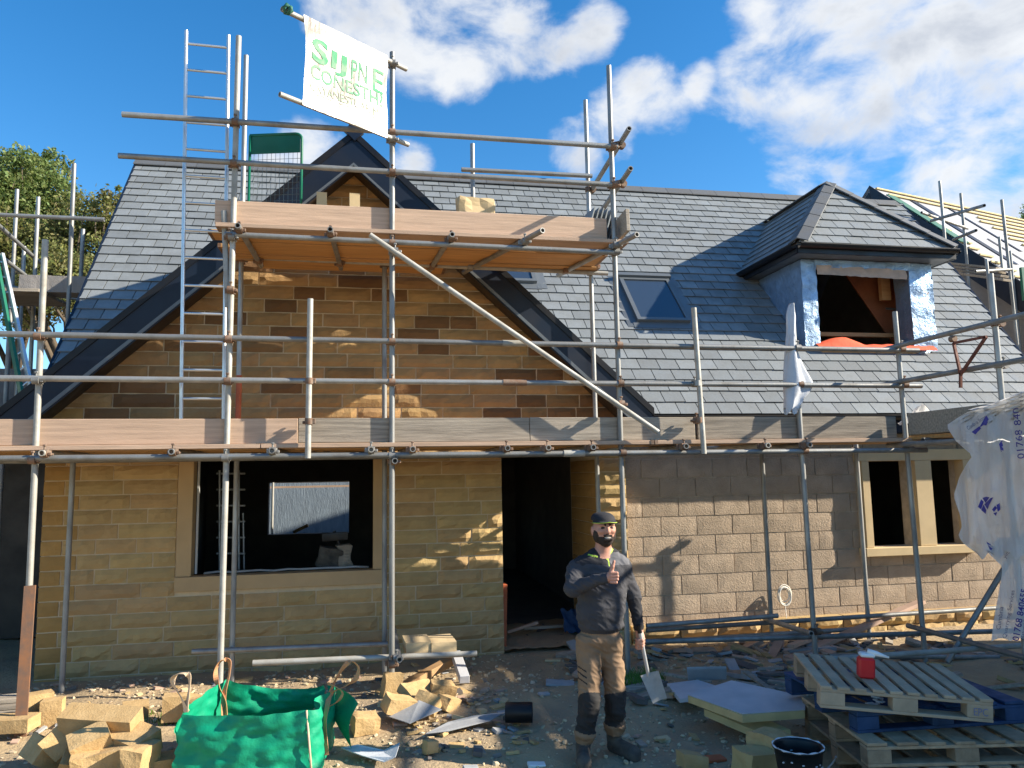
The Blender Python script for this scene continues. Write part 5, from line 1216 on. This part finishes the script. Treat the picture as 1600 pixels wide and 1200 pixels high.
for k,(x,y,w_,m_n,lab) in enumerate(((1115,1180,.16,'terracotta','broken terracotta tile on shaded ground'),(838,1183,.12,'white','dusty white offcut near the man\'s boot'),(875,1065,.26,'lead','grey flat slab in front of the doorway'),(735,1193,.10,'lead','grey scrap at the lower edge of the sunlit ground'),(850,1086,.10,'lead','small grey flake on the ground near the doorway'),(600,1105,.10,'palestone','white chip beside the middle scaffold foot'),(625,1128,.11,'pinkwood','pinkish offcut in front of the grey metal sheet'))):
    c=atZ(x,y,.02); m=MB(); m.box((c[0],c[1],gz(c[0],c[1])+.014),(w_,w_*.5,.022),EU(.1,.08,random.uniform(-.4,.4)),bev=.004); m.build('offcut',m_n,None,label=lab,cat='offcut')
c=(2.42,9.0,.16); m=MB(); m.grid([[(c[0]-.12+.24*i/8,c[1]+.05*math.sin(i*1.1+j)+.02*j,c[2]-.10+.24*j/8+.02*math.sin(i*2)) for j in range(9)] for i in range(9)]); m.build('tarpaulin_scrap','palletblue',None,label='blue tarpaulin scrap just inside the doorway',cat='tarpaulin')
for k,(x,y,w_,e) in enumerate(((2.1,9.2,.5,.3),(1.8,9.05,.35,-.5))):
    m=MB(); m.bar((x-w_/2,y,.10),(x+w_/2,y+.1*e,.10+.1*k),.06,.03); m.build('plank',('toeold','pinkwood')[k],None,label=('weathered plank','short pink plank')[k]+' on the doorway floor',cat='plank')
# kerb of loose stone along the foot of the gable wall
x=-3.1; k=0
# ================================================================== GRAVEL, CHIPS, GRASS
def pebbles(name,n,area,smin,smax,m,dens=None):
    mb=MB(); bm=bmesh.new(); bmesh.ops.create_icosphere(bm,subdivisions=1,radius=1); bm.verts.index_update(); bv=np.array([v.co[:] for v in bm.verts]); bf=[tuple(q.index for q in f.verts) for f in bm.faces]; bm.free()
    for _ in range(n):
        x,y=random.uniform(*area[0]),random.uniform(*area[1])
        if dens and random.random()>dens(x,y): continue
        s=smin+(smax-smin)*random.random()**3; sc=np.array([s*random.uniform(.7,1.4),s*random.uniform(.7,1.3),s*random.uniform(.4,.8)]); R=np.array(EU(random.uniform(-.5,.5),random.uniform(-.5,.5),random.random()*6))
        v=(bv*(1+rng.uniform(-.22,.22,(len(bv),1)))*sc)@R.T+np.array([x,y,gz(x,y)+s*.25]); mb.add(v,bf)
    return mb.build(name,m,None,label='loose pale gravel strewn over the ground',cat='gravel',kind='stuff')
pebbles('gravel',15000,((-3.4,4.6),(4.3,8.45)),.006,.026,'gravel',lambda x,y:.35+.9*(mnoise.noise(Vector((x*1.3,y*1.3,5)))))
mb=MB()
for _ in range(420):
    x,y=random.choice(((random.uniform(-3.2,1.2),random.uniform(6.6,8.3)),(random.uniform(1.8,5.5),random.uniform(5.4,8.2)),(random.uniform(.3,1.2),random.uniform(5.5,7))))
    s=random.uniform(.015,.07); mb.box((x,y,gz(x,y)+.01),(s*random.uniform(.8,2.6),s,s*random.uniform(.15,.5)),EU(random.uniform(-.3,.3),random.uniform(-.3,.3),random.random()*6),mi=random.choice((0,0,1,2,3,4,5)))
for _ in range(330):
    x,y=random.uniform(2.0,6.5),random.uniform(5.9,8.25)
    if mnoise.noise(Vector((x*1.6,y*1.6,4)))+(y-7)*.2<-.12: continue
    s_=random.uniform(.04,.13); mb.box((x,y,gz(x,y)+.02),(s_*random.uniform(1,4.5),s_*.8,s_*random.uniform(.15,.4)),EU(random.uniform(-.3,.3),random.uniform(-.3,.3),random.random()*6),mi=random.choice((1,1,2,3,5,5,0)))
mb.build('rubble',['cutstone','toeold','lead','pinkwood','palestone','dark'],None,label='mixed stone chips and timber splinters littering the wall foot',cat='rubble',kind='stuff')
def tuft(cx,cy,n,rad_,h):
    mb=MB()
    for _ in range(n):
        a=random.random()*6.28; r=rad_*random.random()**.5; x,y=cx+r*math.cos(a)*1.4,cy+r*math.sin(a); z=gz(x,y); hh=h*random.uniform(.5,1.1); b=random.random()*6.28; w=.004; lx,ly=math.cos(b)*hh*.45,math.sin(b)*hh*.45
        mb.add([(x-w,y,z),(x+w,y,z),(x+w*.7+lx*.4,y+ly*.4,z+hh*.6),(x-w*.7+lx*.4,y+ly*.4,z+hh*.6),(x+lx,y+ly,z+hh)],[(0,1,2,3),(3,2,4)])
    return mb
g1_=atZ(1000,1072,.0); tuft(g1_[0],g1_[1],260,.16,.14).build('grass_tuft','grass',None,label='bright green grass tuft behind the spade',cat='grass',kind='stuff')
g1_=atZ(260,1120,0); tuft(g1_[0],g1_[1],90,.2,.05).build('grass_tuft','grass',None,label='sparse low grass on gravel left of the green bag',cat='grass',kind='stuff')
# ================================================================== INSIDE AND BEHIND THE HOUSE
# window in the back wall: pale sheeting and a scaffold tube outside
m=MB(); m.box((-1,18.2,1.2),(6,.04,2.6)); m.build('sheeting_screen','sheet',None,label='pale blue-grey sheeting seen through the house\'s back window',cat='sheeting')
bs=thing('rear_scaffold','scaffold tubes behind the house seen through its back window','scaffold',(-1,17,0)); tube('ledger',(-4,17,1.86),(2,17,1.84),bs,'galvlight'); tube('standard',(-1.92,16.9,0),(-1.92,16.9,2.6),bs,'galvlight'); m=MB(); m.box((-.9,17.1,1.74),(4.2,.2,.04)); m.build('deck_board','toenew',bs)
m=MB(); m.box((atY(470,828,15.7)[0],15.7,atY(470,826,15.7)[2]),(.30,.16,.06),EU(0,rad(-25),0)); m.build('wood_offcut','wood',None,label='wood offcut on the back window ledge',cat='wood')
dk=thing('tool_bundle','dark bundled tools and bags on the gable window ledge','tools',atY(530,890,8.75))  # bag and tool lumps on the sill
def lump(nm,c,d,mm,R,parent,rough=.03):
    o=rock(nm,c,d,R,mm,None,None,None,rough,5); o.parent=parent; o.matrix_parent_inverse=WM[parent.name].inverted(); return o
lump('sack',atY(516,872,8.85),(.26,.16,.22),'boot',EU(.05,.2,.1),dk); lump('sack',atY(538,868,8.82),(.15,.13,.24),'toeold',EU(.05,-.1,.1),dk); lump('tool_case',atY(523,838,8.85),(.28,.13,.08),'black',EU(0,0,.1),dk,.008)
m=MB(); m.tube(atY(522,830,8.85),atY(530,850,8.85),.02,8); m.build('handle','black',dk)
rk=thing('stacked_trestles','metal trestle frames standing inside behind the gable window','trestle',atY(355,890,9.6))
for x_px in (343,373):
    a,b=atY(x_px,890,9.6),atY(x_px,735,9.6); m=MB(); m.tube(a,b,.014,8); m.build('leg','steel',rk); m=MB(); m.tube(a+np.array([.06,0,0]),b+np.array([.06,0,-.5]),.010,8); m.build('leg','steel',rk)
for yy in range(740,885,25): a,b=atY(338,yy,9.6),atY(383,yy,9.6); m=MB(); m.tube(a,b,.012,8); m.build('bar','steel',rk)
# ================================================================== NEIGHBOURS
def tree(name,base,h,crown,n,leaf,m,label,sd_,trunk_r=.18,group=None):
    """crown: list of (centre, radii) lobes; leaves scattered in clumps through them, limbs reaching each lobe"""
    random.seed(sd_); r2=np.random.default_rng(sd_); t=thing(name,label,'tree',base,group); mb=MB(); base=np.array(base,float)
    top=base+np.array([0,0,h*.55]); mb.path([base-np.array([0,0,.3]),base+np.array([.05,0,h*.25]),top],[trunk_r,trunk_r*.8,trunk_r*.5],8)
    for c,r in crown:
        c=np.array(c,float); mid=(top+c)/2+r2.normal(0,.2,3); st=base+np.array([0,0,h*r2.uniform(.3,.55)]); mb.path([st,mid,c],[trunk_r*.45,trunk_r*.28,trunk_r*.08],6)
        for k in range(5):
            e=c+r2.normal(0,.5,3)*np.array(r); mb.path([mid,(mid+e)/2+r2.normal(0,.1,3),e],[trunk_r*.2,trunk_r*.1,.012],5)
    mb.build('trunk','bark',t)
    tot=sum(np.prod(r)**.66 for c,r in crown); V=[];F=[];Rn=[]
    for c,r in crown:
        c=np.array(c,float); r=np.array(r,float); k=int(n*np.prod(r)**.66/tot); ncl=max(10,k//26); ctr=r2.normal(size=(ncl,3)); ctr/=np.linalg.norm(ctr,axis=1)[:,None]; ctr*=r2.uniform(.35,1.05,(ncl,1))**.6; ctr=c+ctr*r
        for q in range(k):
            cl0=ctr[r2.integers(ncl)]; p=cl0+r2.normal(0,.13,3)*min(1.,r.min()); s=leaf*r2.uniform(.6,1.3); a=r2.normal(size=3); a/=np.linalg.norm(a); b=np.cross(a,r2.normal(size=3)); b/=np.linalg.norm(b); o=len(V)
            V+=[p-a*s,p+b*s*.5,p+a*s,p-b*s*.5]; F.append((o,o+1,o+2,o+3)); Rn+=[r2.random()]*4
    cm_=MB(); cm_.v=[tuple(p) for p in V]; cm_.f=F; cm_.mi=[0]*len(F); cm_.r=Rn; cm_.sm=[False]*len(F); cm_.build('crown',m,t)
    return t
def lobes(pl,Y,rs):
    out=[]
    for (x,y),r in zip(pl,rs): out.append((atY(x,y,Y+random.uniform(-.8,.8)),(r,r,r*.9)))
    return out
Yt=22
tree('ash_tree',(atY(20,600,Yt)[0],Yt,0),9,lobes([(30,270),(55,300),(-10,300),(85,260),(20,340),(70,345),(-40,350),(95,300)],Yt,[.75,.9,.9,.5,1.2,1.0,1.2,.45]),30000,.055,'leaf','tall light-leaved tree rising behind the left-hand scaffold',3)
tree('broad_tree',(atY(120,600,20)[0],20,0),8,lobes([(130,340),(165,335),(110,390),(150,400),(60,400),(185,370),(90,440),(140,450),(20,420),(40,460),(180,310),(-20,380)],20,[.7,.6,.9,.9,1.1,.5,1.0,.9,1.2,1.0,.3,1.]),42000,.05,'leaf2','broad bushy tree with browning leaves beside the slate verge',4,.22)
tree('pine_tree',(atY(1640,420,30)[0],30,0),14,lobes([(1615,362),(1630,390),(1640,340)],30,[.9,1.0,1.2]),9000,.08,'leaf','dark treetop beyond the batten-covered neighbouring roof',5)
random.seed(11)
# neighbouring roof under construction on the right
nb=thing('neighbour_house','neighbouring house with half-battened roof and dark gable edge','house',(12,15,0))
ND=np.array([.963,.269,0]); NV=np.array([.269,-.963,0]); AP=atZ(1358,292,8.0); pn=rad(44)
sd2=np.array([NV[0]*math.cos(pn),NV[1]*math.cos(pn),-math.sin(pn)]); nn2=np.cross(ND,sd2); nn2*=1 if nn2[2]>0 else -1
def npnt(a,b,off=0): return AP+ND*a+sd2*b+nn2*off
m=MB(); m.prism([npnt(0,0),npnt(14,0),npnt(14,7.2),npnt(0,7.2)],-nn2*.10); nroof=m.build('roof','membrane',nb)
m=MB(); bk2=np.array([-NV[0]*math.cos(pn),-NV[1]*math.cos(pn),-math.sin(pn)]); m.prism([AP,AP+ND*14,AP+ND*14+bk2*6,AP+bk2*6],(0,0,-.1)); m.build('rear_roof','membrane',nb)
m=MB(); m.prism([npnt(-.03,0,.03),npnt(-.03,7.2,.03),npnt(-.03,7.2,-.40),npnt(-.03,.45,-.40)],ND*.03); m.build('bargeboard','navy',nroof)
m=MB(); m.prism([AP+np.array([0,0,.02]),AP+bk2*2.2,AP+bk2*2.2+np.array([0,0,-.5]),AP+np.array([0,0,-.5])],ND*.03); m.build('bargeboard','navy',nroof)
m=MB(); m.prism([npnt(.0,.5,.04),npnt(.0,2.6,.04),npnt(.28,2.6,.04),npnt(.28,.5,.04)],nn2*.02); m.build('verge_strip','greenboard',nroof)
for k in range(26):
    b=.10+k*.27; st=0 if k<2 else (2.7 if k<9 else 3.6)
    if k<2: st=.1
    m=MB(); p,q=npnt(st+.12*(k%3),b,.03),npnt(13.9,b,.03); m.bar(p,q,.05,.03); m.build('batten','batten',nroof)
    if 4<k<24:
        p,q=npnt(.02,b,.03),npnt(.34+.1*(k%2),b,.03); m=MB(); m.bar(p,q,.05,.03); m.build('batten','batten',nroof)
for a,b,c,d in ((.9,1.1,.4,3.2),(2.2,2.3,.3,2.4),(1.6,1.66,2.0,5.0)): m=MB(); m.prism([npnt(a,c,.012),npnt(b,c,.012),npnt(b,d,.012),npnt(a,d,.012)],nn2*.006); m.build('membrane_lap','navy',nroof)
w0=npnt(.18,.6,-.3); w1=npnt(.18,7.0,-.3); m=MB(); m.prism([w0,w1,np.array([w1[0],w1[1],0]),np.array([w0[0]+bk2[0]*6,w0[1]+bk2[1]*6,0]),w0+bk2*5],ND*.2); m.build('end_wall','blockgrey',nb)
m=MB(); w2a,w2b=npnt(.2,6.6,-.3),npnt(14,6.6,-.3); m.prism([w2a,w2b,np.array([w2b[0],w2b[1],0]),np.array([w2a[0],w2a[1],0])],(0,.2,0)); m.build('front_wall','blockgrey',nb)
# scaffold between the houses, right
rs_=thing('scaffold','scaffold with a small plank platform between the slate verge and the neighbouring house','scaffold',(10,11,0))
def ptube(name,a,b,Y,Y2=None,m='galv'): return tube(name,atY(*a,Y),atY(*b,Y2 or Y),rs_,m)
for a,b,Y in (((1468,283),(1484,440),11.6),((1501,302),(1512,425),12.2),((1565,312),(1592,520),11.0),((1561,370),(1576,500),12.0),((1541,405),(1548,470),10.6),((1578,392),(1598,560),11.6)): 
    p,q=atY(*a,Y),atY(*b,Y); tube('standard',(q[0],Y,0),(p[0],Y,p[2]),rs_)
for a,b,Y,Y2 in (((1455,345),(1538,321),11.4,9.6),((1490,374),(1525,360),11.4,10.4),((1440,332),(1512,357),11.6,12.2),((1524,424),(1580,421),10.8,10.9)): ptube('ledger',a,b,Y,Y2)
for k in range(4):
    p,q=atY(1488+k*3,412+k*5,12.0-.25*k),atY(1562+k*4,420+k*6,11.2-.25*k); m=MB(); m.bar(p,q,.22,.04,bev=.003); m.build('deck_board','toeold',rs_)
gp_=MB(); a,b=atY(1594,418,10.5),atY(1625,470,10.5); gp_.box(((a[0]+b[0])/2,10.5,(a[2]+b[2])/2),(b[0]-a[0],.05,a[2]-b[2])); gp_.build('gate_panel','green',rs_)
# left side: neighbouring shell, scaffold, ladder
ln=thing('neighbour_shell','dark unfinished building shell beyond the left corner','building',(-7,13,0))
m=MB(); m.box((-7.2,14.0,1.9),(7.0,.2,3.8)); m.build('wall','blockgrey',ln); m=MB(); m.box((-8.8,12.2,2.2),(.2,4.0,4.4)); m.build('wall','blockgrey',ln)
m=MB(); m.box((-6.1,11.6,2.6),(5.2,4.0,.1)); m.build('floor_slab','soffit',ln); m=MB(); m.prism([(-9.5,10.2,3.0),(-6.6,10.2,5.6),(-6.6,15,5.6),(-9.5,15,3.0)],(0,0,-.1)); m.build('roof','navy',ln)
m=MB(); m.box((-5.6,10.9,1.25),(4.6,.12,2.5)); m.build('dark_void_panel','soffit',ln)  # dark sheet standing in for the shaded void below the scaffold
ls=thing('scaffold','scaffold with block-laden platform beside the left verge','scaffold',(-4.5,10,0))
for a,b,Y in (((27,296),(22,470),11.5),((60,308),(58,470),11.0),((116,256),(108,560),10.0),((130,358),(124,470),11.0),((38,385),(36,470),11.6),((18,460),(10,640),9.6)):
    p,q=atY(*a,Y),atY(*b,Y); tube('standard',(q[0],Y,0),(p[0],Y,p[2]),ls)
for a,b,Y,Y2 in (((-60,333),(163,343),10.0,9.9),((-10,345),(68,415),9.8,11.4),((-10,392),(55,442),9.8,11.4),((-30,440),(135,470),11.2,11.2)): tube('ledger',atY(*a,Y),atY(*b,Y2),ls)
zp=atY(60,465,10.4)[2]
for k in range(4): m=MB(); m.box((-5.2,10.1+k*.25,zp+.01*k),(2.6,.225,.04),bev=.003); m.build('deck_board','toeold',ls)
for k in range(5):
    m=MB(); m.box((-5.2,9.3+k*.28,zp-1.6),(2.7,.225,.04)); m.build('deck_board','toeold',ls)
for k in range(5):
    c=atY(48+k*22,451,10.3); rock('block',(c[0],10.35,zp+.135),(.20,.30,.215),EU(0,0,random.uniform(-.03,.03)),'blockgrey','grey concrete block in the row on the left-hand platform','block','concrete blocks in a row on the left platform',rough=.003)
lp=thing('step_ladder','green-sided aluminium ladder leaning by the left corner','ladder',atY(20,640,9.2))
for a,b,m_n in (((-8,395),(34,618),'green'),((3,398),(48,605),'alu')):
    p,q=atY(*a,9.6),atY(*b,8.9); m=MB(); m.bar(q,p,.03,.07); m.build('stile',m_n,lp)
for t in np.linspace(.06,.95,9):
    p=atY(-8+42*t,395+223*t,9.6-.7*t); q=atY(3+45*t,398+207*t,9.6-.7*t); m=MB(); m.tube(p,q,.014,8); m.build('rung','alu',lp)
# plank stack under the scaffold at the far left
for k,(x,y,lab) in enumerate(((10,1085,'pale planks stacked on the ground at the left corner'),)):
    c=atZ(8,1098,.1); 
    st=thing('plank_stack',lab,'planks',(c[0],c[1],0))
    for j in range(3): m=MB(); m.box((c[0]-.35,c[1]+.05*j,.03+.035*j),(1.1,.2,.03),RZ(.05*j)); m.build('plank','toeold',st)
# unseen building, added beyond the right edge of the picture to shade the yard
ob_=thing('shade_building','unseen slate-roofed building added to shade the yard','building',(10.5,1.2,0))
m=MB(); m.box((10.6,1.7,1.9),(2.6,9.0,3.8)); m.build('wall','blockgrey',ob_); m=MB(); m.prism([(9.15,-2.8,3.75),(12.1,-2.8,3.75),(10.6,-2.8,4.95)],(0,9.1,0)); m.build('roof','slate',ob_)
